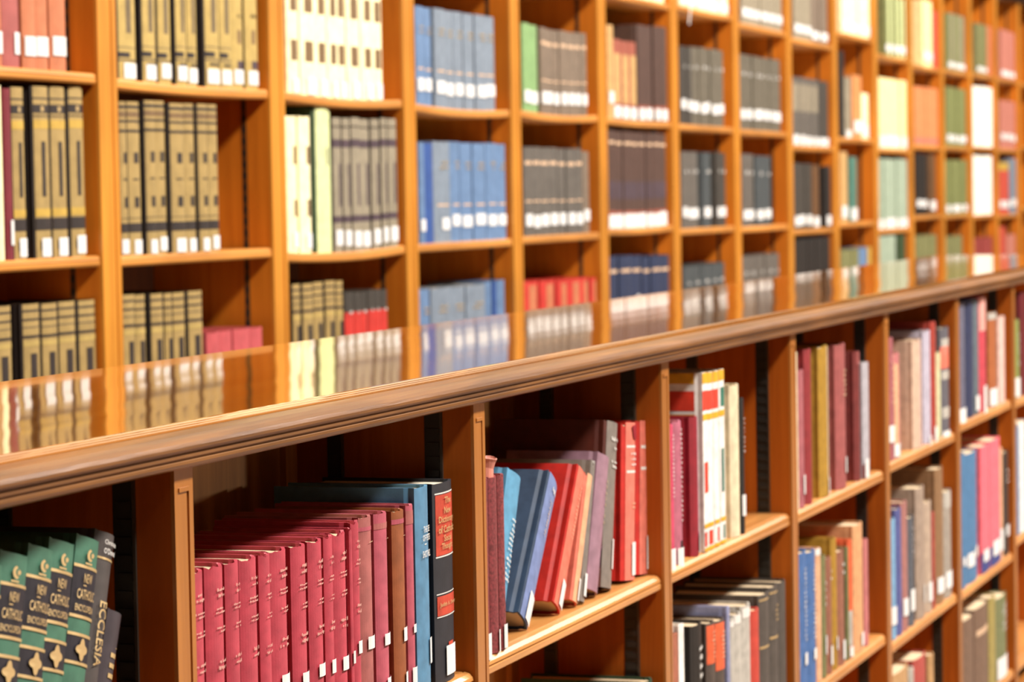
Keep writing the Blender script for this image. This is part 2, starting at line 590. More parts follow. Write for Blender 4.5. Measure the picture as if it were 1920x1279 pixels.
def deco_pieces(decos, t, h, d, bul, zf, rnd):
    sp = Spine(t, bul)
    acc = {}

    def get(name, mat):
        if name not in ('spine_lettering',):
            return acc.setdefault((name, mat, len(acc)), ([], []))
        return acc.setdefault((name, mat, 0), ([], []))

    for dc in decos:
        k = dc[0]
        if k == 'band':                                   # z0, z1, mat, u0, u1
            u0, u1 = (dc[4], dc[5]) if len(dc) > 4 else (-1, 1)
            V, Fc = get('spine_panel' if dc[3] not in ('gilt', 'gilt_dull', 'white_print') else 'spine_rule', dc[3])
            sp.patch(V, Fc, u0, u1, zf(dc[1]), zf(dc[2]), 0.0003 + 0.00008 * len(acc))
        elif k == 'sticker':                              # z0, z1, u0, u1
            V, Fc = get('call_number_label', 'paper_label')
            sp.patch(V, Fc, dc[3], dc[4], zf(dc[1]), zf(dc[2]), 0.0020)
        elif k in ('text', 'vtext'):                      # string, z0, z1, mat, u0, u1
            V, Fc = get('spine_lettering', dc[4])
            tv, tf = text_mesh(dc[1])
            za, zb = zf(dc[2]), zf(dc[3])
            n0 = len(V)
            for x, y in tv:
                if k == 'text':
                    u, z = dc[5] + (dc[6] - dc[5]) * x, za + (zb - za) * y
                else:
                    u, z = dc[5] + (dc[6] - dc[5]) * y, zb + (za - zb) * x
                V.append(sp.p(u, z, 0.0022))
            Fc += [tuple(n0 + i for i in f) for f in tf]
        elif k == 'marks':                                # z0, z1, mat, u0, u1, rows
            V, Fc = get('spine_lettering', dc[3])
            za, zb = zf(dc[1]), zf(dc[2])
            rows = dc[6]
            hgt = abs(zb - za) / rows
            for r_ in range(rows):
                z = min(za, zb) + hgt * r_
                u = dc[4] + rnd.uniform(0, 0.2) * (dc[5] - dc[4])
                while u < dc[5] - 0.02:
                    w = rnd.uniform(0.06, 0.14)
                    if rnd.random() < 0.85:
                        sp.patch(V, Fc, u, min(u + w * 0.7, dc[5]), z + hgt * rnd.uniform(0.1, 0.3), z + hgt * rnd.uniform(0.45, 0.75), 0.0016, 1)
                    u += w
        elif k == 'poly':                                 # name, [(u, z)], mat
            V, Fc = get(dc[1], dc[3])
            n0 = len(V)
            V += [sp.p(u, zf(z), 0.0022) for u, z in dc[2]]
            n = len(dc[2])
            if dc[1] == 'ornament':                       # star-shaped: fan about the centre
                V.append(sp.p(sum(u for u, z in dc[2]) / n, zf(sum(z for u, z in dc[2]) / n), 0.0022))
                Fc += [(n0 + n, n0 + i, n0 + (i + 1) % n) for i in range(n)]
            elif dc[1] == 'crescent':                     # outer arc followed by the inner arc, reversed
                Fc += [(n0 + i, n0 + i + 1, n0 + n - 2 - i, n0 + n - 1 - i) for i in range(n // 2 - 1)]
            else:
                Fc.append(tuple(range(n0, n0 + n)))
        elif k == 'curl':                                 # torn headcap rolled up above the spine
            V, Fc = get('torn_headcap', dc[1])
            n, n0 = 16, len(V)
            for r0, z in ((.0078, -.004), (.0080, .010), (.0105, .018), (.0125, .0215), (.0115, .0222), (.0095, .0180), (.0070, .010)):
                for q in range(n):
                    a = 2 * math.pi * q / n
                    V.append((r0 * 1.5 * math.cos(a), .011 + r0 * math.sin(a), h + z + .0015 * math.sin(a * 2 + 1)))
            for r_ in range(6):
                for q in range(n):
                    a, b2 = n0 + r_ * n + q, n0 + r_ * n + (q + 1) % n
                    Fc.append((a, b2, b2 + n, a + n))
        elif k == 'board':                                # z0, z1, mat : stripe across the left board
            V, Fc = get('cover_stripe', dc[3])
            x = -t / 2 - 0.0004
            n0 = len(V)
            y0, y1 = (dc[4], dc[5]) if len(dc) > 4 else (bul + 0.0125, d - 0.0005)
            V += [(x, y0, zf(dc[1])), (x, y1, zf(dc[1])), (x, y1, zf(dc[2])), (x, y0, zf(dc[2]))]
            Fc.append((n0 + 3, n0 + 2, n0 + 1, n0))
    return [(n, V, Fc, mt) for (n, mt, _k), (V, Fc) in acc.items()]


def add_book(X, Y, Z, t, h, d, mat, desc, place, decos=(), bul=None, ang=0.0, worn=0.0, pmat='pages', board=0.0028, name='book', near=False, key=None,
             group=None, xy=None):
    bul = min(0.16 * t, 0.007) if bul is None else bul
    t = max(t - 0.0008, 0.006)
    rnd = random.Random(len(BOOKS) * 7 + 3)

    def zf(z):
        if -2 < z <= 2:
            return z * h
        return at(xy, z, Y).z - Z
    pc = [cover_piece(t, h, d, bul, min(board, t * 0.2), 12 if near else 6, worn, mat), pages_piece(t, h, d, bul, min(board, t * 0.2), pmat)]
    pc += deco_pieces(decos, t, h, d, bul, zf, rnd)
    M = Matrix.Translation((X, Y, Z)) @ Matrix.Rotation(ang, 4, 'Y')
    a, b_ = pix(M @ Vector((-t / 2, 0, 0))), pix(M @ Vector((t / 2, 0, h)))
    ar = max(0, min(1920, max(a[0], b_[0])) - max(0, min(a[0], b_[0]))) * max(0, min(1279, max(a[1], b_[1])) - max(0, min(a[1], b_[1])))
    BOOKS.append(dict(X=X, Y=Y, Z=Z, ang=ang, pc=pc, desc=desc, place=place, key=key, area=ar, name=name, group=group))


exec_rows = []
# ---------- book cloths seen in the low bookcase (colour as photographed)
LC = dict(green='4b7d66', nearblack='2b2730', taupe='57504e', brownblack='4a4045', crimson='c84858', rose='c45c6c', roseg='b86a66', umber='a05a34',
          cobalt='5c90b4', coal='2b2c33', vermil='cf4a33', maroon='8a3a3c', salmon='ec9a86', sky='66a8cf', slate='40526b', periw='7d8fc0', scarlet='d0281f',
          coral='ee7d66', peach='eeb48a', grey='8a8078', plum='a88090', taupe2='9c8478', pinkred='f0826f', magenta='d8476a', mauve='c46f84', wine='9c1e2e',
          ivory='fffaf4', yellow='f0b428', sred='f0452f', sgreen='2f7a66', cream='f0dfba', black='26221f', brick='b06a52', dkbrown='574c45', redor='f06a40',
          lav='9a9fc4', silver='c4bfb5', red2='cf4a3c', char='57504a', rosewood='b0666c', darkred='9a3438', mustard='b48a30', maroon2='a85a58', dkmaroon='7c3230',
          silverblue='b8b4bc', blue2='4a72ac', peach2='f0b890', moss='7a7c50', brown2='9a6450', tan='e0a878', pinkish='d08080', beige='dcbca4', bluewhite='c6bfd0',
          red3='b04438', palegreen='dcd8ac', slate2='66646c', lblue='80b0d4', navy2='5a609a', dusty='b07872', darkslate='5c6068', taupe3='a89484', taupe4='c0aa96',
          brown3='94704e', grey2='a89e92', tan2='c49a6a', red4='b85048', greyblue='6c6c80', navy3='343c5c', teal2='68747c', pinkpale='f2b0a4', redpink='d04a58',
          orangebr='b4683c', blush='ecc8bc', blue3='4f80ac', hotpink='ff7484', dblue='38488c', black2='3c302c', brown4='7c6250', olive='a89858', green3='7a8058',
          green4='8a9a54', dkwine='6a1c24', mahog='5a2418')
for k_, v_ in LC.items():
    cloth('cloth_' + k_, lin(v_, GL), 0.55, 0.16)
cloth('cloth_grainy_maroon', lin('8c3a3e', GL), 0.5, 0.45, 260, 0.4, 0.6)

# (shelf key, bay) -> list of books: x0, x1, ytop, cloth, description, options
L = {}
red = 'crimson cloth volume with faint gilt lettering'


def redd(y1, y2, y3=None, st=None):
    d_ = [('marks', y1 + 22, y1, 'gilt_faint', -0.35, 0.55, 2), ('marks', y1 + 52, y1 + 38, 'gilt_faint', -0.5, 0.6, 2),
          ('marks', y1 + 88, y1 + 74, 'gilt_faint', -0.4, 0.65, 2)]
    if y2:
        d_ += [('marks', y2 + 24, y2, 'gilt_faint', -0.5, 0.65, 2)]
    if st:
        d_ += [('sticker', st[1], st[0], -0.4, 0.95)]
    return d_


L['1', 1] = [
    (352, 391.5, 1072, 'crimson', 'crimson cloth volume half hidden by the post', dict(worn=.0012, decos=redd(1110, 1243))),
    (393.5, 428, 1060, 'crimson', red, dict(worn=.002, decos=redd(1099, 1234))),
    (429, 455, 1053, 'crimson', red, dict(worn=.0015, decos=redd(1090, 1222))),
    (458, 490, 1045, 'crimson', red, dict(worn=.002, decos=redd(1078, 1210))),
    (491, 512, 1039, 'crimson', red, dict(worn=.002, decos=redd(1072, 1204))),
    (513, 546, 1030, 'crimson', red, dict(worn=.001, decos=redd(1062, 1192, st=(1266, 1290)))),
    (553.5, 581, 1022, 'crimson', red, dict(worn=.001, decos=redd(1054, 1183, st=(1262, 1290)))),
    (585, 611, 1012, 'crimson', red, dict(worn=.002, decos=redd(1046, 1168, st=(1246, 1270)))),
    (611.5, 628, 1005, 'crimson', red, dict(worn=.002, decos=redd(1038, 1160, st=(1238, 1264)))),
    (630, 655, 997, 'crimson', red, dict(worn=.003, decos=redd(1030, 1155, st=(1232, 1258)))),
    (655.5, 661, 990, 'crimson', 'very thin crimson volume squeezed between thicker ones', dict(worn=.003, decos=[('sticker', 1246, 1222, -.6, .9)])),
    (662, 677, 978, 'crimson', red, dict(worn=.003, decos=redd(1008, 1128, st=(1203, 1227)))),
    (680, 703, 968, 'roseg', 'faded pinkish-grey volume with worn spine', dict(worn=.001, decos=[('band', .93, .95, 'cloth_rose'), ('marks', 1018, 1014, 'gilt_dull', -.2, .5, 1), ('sticker', 1218, 1194, -.5, .95)])),
    (709, 732.5, 961, 'rose', 'rose-red volume with white label', dict(worn=.001, decos=[('band', .92, .95, 'cloth_roseg'), ('marks', 1012, 1008, 'gilt_dull', -.1, .5, 1), ('sticker', 1211, 1189, -.4, .95), ('sticker', 1300, 1273, -.2, .95)])),
    (742, 764, 956, 'umber', 'brown-spined volume with white label', dict(worn=.001, decos=[('band', .93, .955, 'cloth_rose'), ('marks', 1006, 1002, 'gilt_dull', -.1, .4, 1), ('sticker', 1204, 1178, -.2, .95), ('sticker', 1300, 1263, .0, .95)])),
    (765, 778, 946, 'rose', 'thin rose-red volume beside the blue book', dict(worn=.001, decos=[('band', .9, .97, 'cloth_roseg'), ('sticker', 1188, 1172, -.3, .95), ('sticker', 1300, 1253, -.6, .95)])),
    (780, 806, 912, 'cobalt', 'blue book lettered THE SEE OF PETER', dict(bul=.003, decos=[('text', 'THE SEE', 999, 987, 'white_print', -.25, .75), ('text', 'OF PETER', 1015, 1003, 'white_print', -.35, .85),
        ('band', 1023, 1021, 'white_print', .05, .4), ('text', 'SHOTWELL', 1046, 1033, 'white_print', -.4, .85), ('sticker', 1250, 1201, .5, .98), ('marks', 1244, 1208, 'ink_grey', .6, .9, 5)])),
    (815, 852, 903, 'coal', 'black dictionary with two red title panels', dict(bul=.004, d=.165, pmat='pages_pale', decos=[
        ('band', 924.5, 922, 'white_print', -.85, 1), ('band', 1040, 926, 'cloth_vermil', -.82, 1), ('band', 1043.5, 1041, 'white_print', -.85, 1), ('text', 'The', 943, 931, 'gilt', -.2, .45),
        ('text', 'New', 962, 949, 'gilt', -.25, .45), ('text', 'Dictionary', 982, 966, 'gilt', -.68, .8), ('text', 'of Catholic', 998, 984, 'gilt', -.7, .85), ('text', 'Social', 1014, 1002, 'gilt', -.3, .5),
        ('text', 'Thought', 1032, 1017, 'gilt', -.5, .6), ('band', 1113, 1111, 'white_print', -.85, 1), ('band', 1153, 1116, 'cloth_vermil', -.82, 1), ('text', 'Judith A. Dwyer', 1138, 1128, 'gilt', -.7, .9),
        ('band', 1156, 1154, 'white_print', -.85, 1), ('band', 1219, 1206, 'cloth_vermil', .05, .6), ('sticker', 1268, 1212, -.25, .85), ('marks', 1262, 1220, 'ink_grey', -.15, .5, 6)])),
]
L['1', 2] = [
    (903, 920, 897, 'grainy_maroon', 'grained maroon volume partly behind the post', dict(decos=[('sticker', 1240, 1190, -.3, .95)])),
    (921, 936, 893, 'grainy_maroon', 'grained maroon volume with torn curled headcap', dict(decos=[('curl', 'cloth_salmon'), ('sticker', 1226, 1183, .0, .98)])),
    (936.5, 948, 889, 'grainy_maroon', 'grained maroon volume beside the leaning books', dict(decos=[('sticker', 1217, 1172, -.5, .98)])),
]
L['1', 3] = [
    (1252, 1267, 797, 'magenta', 'pink-red volume with white lettering', dict(decos=[('marks', 935, 812, 'white_print', -.1, .5, 16), ('sticker', 1074, 1030, -.7, .95)])),
    (1267.5, 1282, 789, 'mauve', 'mauve-red volume with white lettering', dict(decos=[('marks', 980, 800, 'white_print', -.1, .3, 20), ('band', 1042, 1015, 'cloth_nearblack', -.2, .9), ('sticker', 1064, 1028, -.7, .95)])),
    (1299, 1312, 781, 'wine', 'dark red volume with pale spine edge', dict(decos=[('band', .12, .99, 'cloth_mauve', .0, .9), ('sticker', 1038, 1000, .1, .98)])),
    (1316, 1325, 699, 'ivory', 'white volume with yellow-red cover stripes', dict(bul=.0, decos=[])),
    (1325.5, 1337, 698, 'ivory', 'white volume with yellow-red spine stripes', dict(bul=.002, decos=[])),
    (1337.5, 1348, 696, 'ivory', 'white volume with yellow-red spine stripes', dict(bul=.002, decos=[])),
    (1348.5, 1359, 693, 'ivory', 'white volume with yellow-green spine stripes', dict(bul=.002, decos=[])),
    (1374, 1390, 721, 'cream', 'plain cream volume', dict()),
    (1390.5, 1396, 746, 'black', 'thin black volume beside the cream one', dict(decos=[('marks', 850, 780, 'white_print', -.3, .4, 8), ('sticker', 968, 928, -.9, .5)])),
]
for q in range(3, 7):
    g_ = q == 6
    st_ = [('band', .94, 1.0, 'cloth_yellow'), ('band', .79, .9, 'cloth_sgreen' if g_ else 'cloth_sred', -.6 if g_ else -1, 1), ('band', .735, .77, 'cloth_yellow'),
           ('band', .13, .155, 'cloth_yellow', -.9, .9), ('band', .03, .11, 'cloth_sgreen' if g_ else 'cloth_sred', -.8 if q < 5 else -.3, .2), ('band', 0, .022, 'cloth_yellow')]
    if q == 3:
        st_ += [('band', .33, .50, 'cloth_sred', -.5, .9), ('board', .94, 1.0, 'cloth_yellow'), ('board', .79, .9, 'cloth_sred'), ('board', .735, .77, 'cloth_yellow')]
    if g_:
        st_ += [('band', .3, .55, 'cloth_sgreen', -.5, .1)]
    L['1', 3][q][5]['decos'] = st_
L['2', 3] = [
    (1256, 1271, 1190, 'brick', 'brick-red paperback', dict(bul=.0, decos=[('marks', .4, .25, 'white_print', -.5, .7, 3)])),
    (1271.5, 1282, 1171, 'ivory', 'white-spined book', dict(bul=.0)),
    (1301, 1322, 1170, 'black', 'black book with white lettering', dict(decos=[('marks', 1275, 1205, 'white_print', -.2, .6, 4)])),
    (1330, 1345, 1166, 'dkbrown', 'dark book with orange title panel', dict(decos=[('band', 1244, 1171, 'cloth_redor', -.9, .9), ('marks', 1235, 1180, 'gilt_dull', -.3, .5, 7)])),
    (1346, 1364, 1161, 'dkbrown', 'dark book with orange title panel', dict(decos=[('band', 1255, 1166, 'cloth_redor', -.9, .9), ('marks', 1235, 1180, 'gilt_dull', -.3, .5, 7)])),
    (1365, 1370, 1137, 'lav', 'thin lavender-blue book', dict()),
    (1371, 1379, 1162, 'silver', 'light grey volume with white spine head', dict(decos=[('band', 1175, 1164, 'white_print', -.8, .8)])),
    (1380, 1394, 1150, 'silver', 'light grey volume with white spine head', dict(decos=[('band', 1168, 1152, 'white_print', -.8, .8)])),
    (1395, 1412, 1133, 'silver', 'light grey volume with white spine head', dict(decos=[('band', 1156, 1138, 'white_print', -.8, .8)])),
    (1413.5, 1428, 1142, 'red2', 'plain red book', dict()),
    (1428.5, 1447, 1112, 'char', 'charcoal volume with gilt rules', dict(decos=[('band', 1124, 1121, 'gilt', -.9, .9), ('band', 1214, 1210, 'gilt', -.9, .9)])),
    (1447.5, 1463, 1098, 'char', 'charcoal volume with gilt rules', dict(decos=[('band', 1111, 1108, 'gilt', -.9, .9), ('marks', 1165, 1130, 'gilt', -.2, .6, 4), ('band', 1196, 1192, 'gilt', -.9, .9)])),
    (1464, 1478, 1089, 'char', 'charcoal volume at the right end', dict()),
]
L['1', 4] = [
    (1491, 1496.5, 660, 'cream', 'cream book mostly hidden by the post', dict()),
    (1497, 1511, 694, 'rosewood', 'dull rose volume', dict(decos=[('sticker', 928, 892, -.1, .95)])),
    (1513, 1524, 654, 'darkred', 'plain dark red volume', dict()),
    (1539, 1557, 648, 'mustard', 'mustard volume with torn spine head', dict(worn=.004, decos=[('band', .06, .99, 'cloth_cream', .2, .7), ('sticker', 930, 898, .2, .98)])),
    (1570, 1590, 645, 'maroon2', 'maroon volume with gilt lettering', dict(decos=[('marks', 745, 690, 'gilt_dull', -.1, .6, 6), ('sticker', 889, 859, .2, .98)])),
    (1605, 1614.5, 659, 'dkmaroon', 'dark maroon volume', dict(decos=[('band', .9, 1, 'cloth_maroon2', -.5, .9)])),
    (1615, 1628, 680, 'silverblue', 'silvery volume at the right end', dict(bul=.0, decos=[('sticker', 897, 862, -.4, .6), ('band', 0, .12, 'cloth_dkmaroon')])),
]
L['2', 4] = [
    (1490, 1499, 1037, 'blue2', 'blue volume with white lettering', dict(decos=[('marks', 1205, 1065, 'white_print', -.2, .5, 16), ('sticker', 1259, 1236, -.2, .8)])),
    (1499.5, 1516, 1035, 'blue2', 'blue volume with white lettering', dict(decos=[('marks', 1205, 1062, 'white_print', -.2, .5, 16), ('sticker', 1249, 1226, -.2, .8)])),
    (1516.5, 1533, 1033, 'blue2', 'blue volume with white lettering', dict(decos=[('marks', 1200, 1056, 'white_print', -.2, .5, 16), ('sticker', 1238, 1217, -.2, .8)])),
    (1533.5, 1541, 1028, 'peach2', 'thin peach volume', dict(decos=[('band', .95, 1, 'cloth_ivory')])),
    (1541.5, 1551, 1042, 'moss', 'moss green volume', dict(decos=[('marks', 1140, 1085, 'white_print', -.2, .5, 4), ('sticker', 1228, 1193, -.2, .95)])),
    (1552, 1562, 1045, 'brown2', 'reddish-brown volume', dict(decos=[('marks', 1090, 1062, 'white_print', -.3, .4, 2), ('sticker', 1248, 1212, -.3, .95)])),
    (1562.5, 1571, 1009, 'mustard', 'mustard volume', dict(decos=[('sticker', 1220, 1195, -.2, .95)])),
    (1572, 1587, 1032, 'brown2', 'wide reddish-brown volume', dict(decos=[('marks', 1080, 1050, 'white_print', -.2, .5, 2), ('sticker', 1238, 1202, -.2, .9)])),
    (1588, 1592, 1026, 'moss', 'thin moss green volume', dict()),
    (1592.5, 1599, 1012, 'redor', 'thin orange-red volume', dict(decos=[('band', .1, .4, 'cloth_silver', -.9, .9), ('sticker', 1232, 1213, -.8, .9)])),
    (1604, 1622, 982, 'tan', 'tall salmon-tan volume', dict(decos=[('sticker', 1213, 1188, -.1, .95)])),
    (1623, 1629, 1011, 'pinkish', 'thin pink volume', dict()),
]
L['1', 5] = [
    (1668, 1677.5, 633, 'rosewood', 'rose-red volume', dict(decos=[('marks', 760, 660, 'gilt_dull', -.3, .5, 8), ('sticker', 830, 798, -.9, .9)])),
    (1678, 1690, 662, 'pinkish', 'faded pink volume', dict(decos=[('band', .1, .9, 'cloth_peach2', -.8, -.1), ('sticker', 856, 832, -.9, -.1), ('sticker', 854, 830, .2, .95)])),
    (1714, 1731, 637, 'beige', 'wide beige volume', dict(bul=.006, decos=[('band', 0, 1, 'cloth_blush', .1, .95)])),
    (1735, 1748, 620, 'bluewhite', 'bluish-white volume', dict(decos=[('sticker', 843, 818, -.2, .9)])),
    (1749, 1757, 603, 'red3', 'tall red volume', dict(decos=[('sticker', 835, 800, -.5, .9)])),
    (1757.5, 1766, 661, 'palegreen', 'thin pale green volume', dict()),
    (1766.5, 1783, 614, 'slate2', 'dark volume with salmon panel', dict(decos=[('band', .75, .9, 'cloth_silver', -.8, .8), ('band', 690, 649, 'cloth_coral', -.95, .95), ('band', .52, .6, 'cloth_silver', -.8, .8),
        ('band', .16, .26, 'cloth_silver', -.8, .8), ('sticker', 834, 808, -.8, .95)])),
]
L['2', 5] = [
    (1672, 1682, 973, 'lblue', 'light blue volume', dict(decos=[('sticker', 1172, 1138, -.9, .9)])),
    (1683, 1693, 953, 'navy2', 'indigo volume', dict()),
    (1693.5, 1704, 940, 'dusty', 'dusty pink volume', dict(decos=[('sticker', 1155, 1122, -.8, .9)])),
    (1705, 1717, 969, 'darkslate', 'dark slate volume', dict(decos=[('marks', 1050, 985, 'lettering_pale', -.2, .5, 6), ('sticker', 1146, 1105, -.6, .95)])),
    (1721, 1737, 913, 'taupe3', 'tall taupe volume', dict(decos=[('sticker', 1133, 1100, .1, .95)])),
    (1738, 1749.5, 940, 'taupe4', 'pale taupe volume', dict(decos=[('sticker', 1128, 1092, -.6, .95)])),
    (1750, 1753, 960, 'red4', 'very thin red volume', dict()),
    (1757, 1772, 877, 'brown3', 'tallest brown volume', dict(decos=[('sticker', 1112, 1082, -.8, .95)])),
    (1773, 1787, 920, 'grey2', 'grey volume with pale head patch', dict(decos=[('band', 951, 921, 'cloth_silver', -.9, .6), ('sticker', 1102, 1071, -.8, .95)])),
]
L['3', 5] = [
    (1676, 1708, 1256, 'tan2', 'wide tan volume', dict()),
    (1709, 1716, 1252, 'silver', 'thin pale grey volume', dict()),
    (1717, 1741, 1230, 'red4', 'brick red volume', dict()),
    (1745, 1754, 1226, 'tan2', 'narrow tan volume', dict()),
]
L['1', 6] = [
    (1797, 1813, 566, 'greyblue', 'grey-blue volume', dict(decos=[('sticker', 797, 766, -.8, .9)])),
    (1814, 1828, 561, 'navy3', 'navy volume', dict()),
    (1828.5, 1837, 560, 'teal2', 'narrow slate-teal volume', dict(decos=[('sticker', 770, 742, -.7, .9)])),
    (1837.5, 1852, 556, 'redpink', 'red volume with pale pink head', dict(decos=[('band', 620, 557, 'cloth_pinkpale', -.8, .95), ('sticker', 778, 724, -.3, .95)])),
    (1857, 1872, 586, 'orangebr', 'orange-brown volume', dict(decos=[('band', .93, 1, 'cloth_silver'), ('sticker', 760, 728, -.9, .9)])),
    (1876, 1887, 593, 'blush', 'pinkish-white volume', dict()),
]
L['2', 6] = [
    (1802, 1812.5, 850, 'blue3', 'blue volume', dict(decos=[('sticker', 1062, 1046, -.5, .8)])),
    (1813, 1837, 847, 'blue3', 'wide blue volume', dict(decos=[('sticker', 1060, 1034, -.8, .0), ('sticker', 1048, 1028, .2, .9)])),
    (1840, 1857, 834, 'hotpink', 'hot pink volume with blue foot band', dict(bul=.002, decos=[('band', 0, .16, 'cloth_dblue'), ('sticker', 1052, 1030, -.6, .7), ('board', 0, 1, 'cloth_sred')])),
    (1857.5, 1878, 822, 'hotpink', 'wider hot pink volume, blue foot band', dict(bul=.002, decos=[('band', 0, .16, 'cloth_dblue'), ('sticker', 1040, 1012, -.6, .7), ('board', 0, 1, 'cloth_sred')])),
    (1878.5, 1884, 838, 'peach2', 'thin orange volume', dict(decos=[('sticker', 1030, 990, -.8, .8)])),
    (1885, 1897, 845, 'black2', 'black volume', dict(decos=[('marks', 905, 875, 'white_print', -.3, .5, 3), ('sticker', 1003, 982, -.4, .8)])),
]
L['3', 6] = [
    (1808, 1830, 1158, 'brown4', 'brown volume', dict()),
    (1831, 1857, 1134, 'brown4', 'wide brown volume', dict(decos=[('band', .7, .76, 'gilt_dull', -.8, .8)])),
    (1858, 1870, 1118, 'olive', 'olive volume', dict()),
    (1871, 1891, 1117, 'green3', 'green volume with white labels', dict(decos=[('marks', 1185, 1130, 'white_print', -.2, .8, 5), ('sticker', 1270, 1230, -.9, .9)])),
]
L['1', 7] = [
    (1904, 1914, 600, 'green4', 'yellow-green volume', dict(decos=[('marks', 690, 625, 'white_print', -.2, .5, 6), ('sticker', 748, 712, -.8, .9)])),
    (1915, 1926, 548, 'dkwine', 'dark wine-red volume at the frame edge', dict()),
]
L['2', 7] = [
    (1907, 1913, 800, 'blue3', 'narrow blue volume', dict()),
    (1913.5, 1926, 790, 'ivory', 'white-spined volume at the frame edge', dict()),
]
plain('lettering_pale', (0.55, 0.5, 0.48, 1), 0.6)

ROWL = {'1': 'upper shelf', '2': 'middle shelf', '3': 'lowest visible shelf'}


def settle(spans, lo, hi):
    """keep neighbouring spans [a, b] apart and inside the bay"""
    order = sorted(range(len(spans)), key=lambda k: spans[k][0] + spans[k][1])
    m0, m1 = min(a for a, b in spans), max(b for a, b in spans)
    if m1 > hi or m0 < lo:
        n0, n1 = max(m0, lo), min(m1, hi)
        f = (n1 - n0) / (m1 - m0)
        spans = [(n0 + (a - m0) * f, n0 + (b - m0) * f) for a, b in spans]
    spans = list(spans)
    for p_, q_ in zip(order, order[1:]):
        if spans[p_][1] > spans[q_][0]:
            mid = (spans[p_][1] + spans[q_][0]) / 2
            spans[p_], spans[q_] = (spans[p_][0], mid), (mid, spans[q_][1])
    return spans


for (row, bay), lst in L.items():
    zs = LOW[row, bay]
    rec = {1: .013, 2: .007}.get(bay, .009)
    sp_ = [(at(x0, yt, rec).x, at(x1, yt, rec).x) for (x0, x1, yt, cl, desc, op) in lst]
    sp_ = settle(sp_, X0L + W * (bay - 1) + PW + .002, X0L + W * bay - .004)
    for (x0, x1, yt, cl, desc, op), (xa_, xb_) in zip(lst, sp_):
        xm = min((x0 + x1) / 2, 1900)
        h = at((x0 + x1) / 2, yt, rec).z - zs
        add_book((xa_ + xb_) / 2, rec, zs, xb_ - xa_, h, op.get('d', min(.19, h * .74)), 'cloth_' + cl, desc, ROWL[row], op.get('decos', ()),
                 bul=op.get('bul'), worn=op.get('worn', 0), pmat=op.get('pmat', 'pages'), near=bay < 3, key=('L', row, bay), xy=xm)

# ---------- leaning books: spine left edge bottom / top pixel, thickness in metres
NCE = 'green-black encyclopedia volume with gilt emblem'


def crescent(zc, s, us):
    o_, i_ = [], []
    for k in range(11):
        a = math.radians(100 + 190 * k / 10)
        o_.append((-0.12 + us * math.cos(a), zc + s * math.sin(a)))
        a2 = math.radians(290 - 190 * k / 10)
        i_.append((-0.12 + us * .30 + us * .62 * math.cos(a2), zc + s * .62 * math.sin(a2) + s * .05))
    return o_ + i_


def nce_decos():
    d_ = [('band', .742, .898, 'cloth_nearblack'), ('band', .594, .682, 'cloth_nearblack'), ('band', .30, .44, 'cloth_nearblack'), ('band', .0, .06, 'cloth_nearblack')]
    d_ += [('band', z - .005, z + .005, 'gilt') for z in (.90, .74, .683, .593, .44, .30, .06)]
    d_ += [('text', 'NEW', .848, .878, 'gilt', -.42, .18), ('band', .838, .842, 'gilt', -.38, -.16), ('text', 'CATHOLIC', .795, .827, 'gilt', -.76, .56), ('text', 'ENCYCLOPEDIA', .756, .778, 'gilt', -.80, .56)]
    d_.append(('poly', 'crescent', crescent(.938, .020, .25), 'gilt'))
    d_.append(('poly', 'emblem', [(-.07, .930), (.11, .933), (.17, .942), (.03, .948), (-.09, .942)], 'gilt'))
    d_.append(('band', .908, .914, 'gilt', -.40, .10))
    orn = []
    for k in range(32):
        a = 2 * math.pi * k / 32
        r = 1 + .24 * math.cos(4 * a)
        orn.append((-.08 + .36 * r * math.sin(a), .637 + .029 * r * math.cos(a)))
    d_.append(('poly', 'ornament', orn, 'gilt'))
    return d_


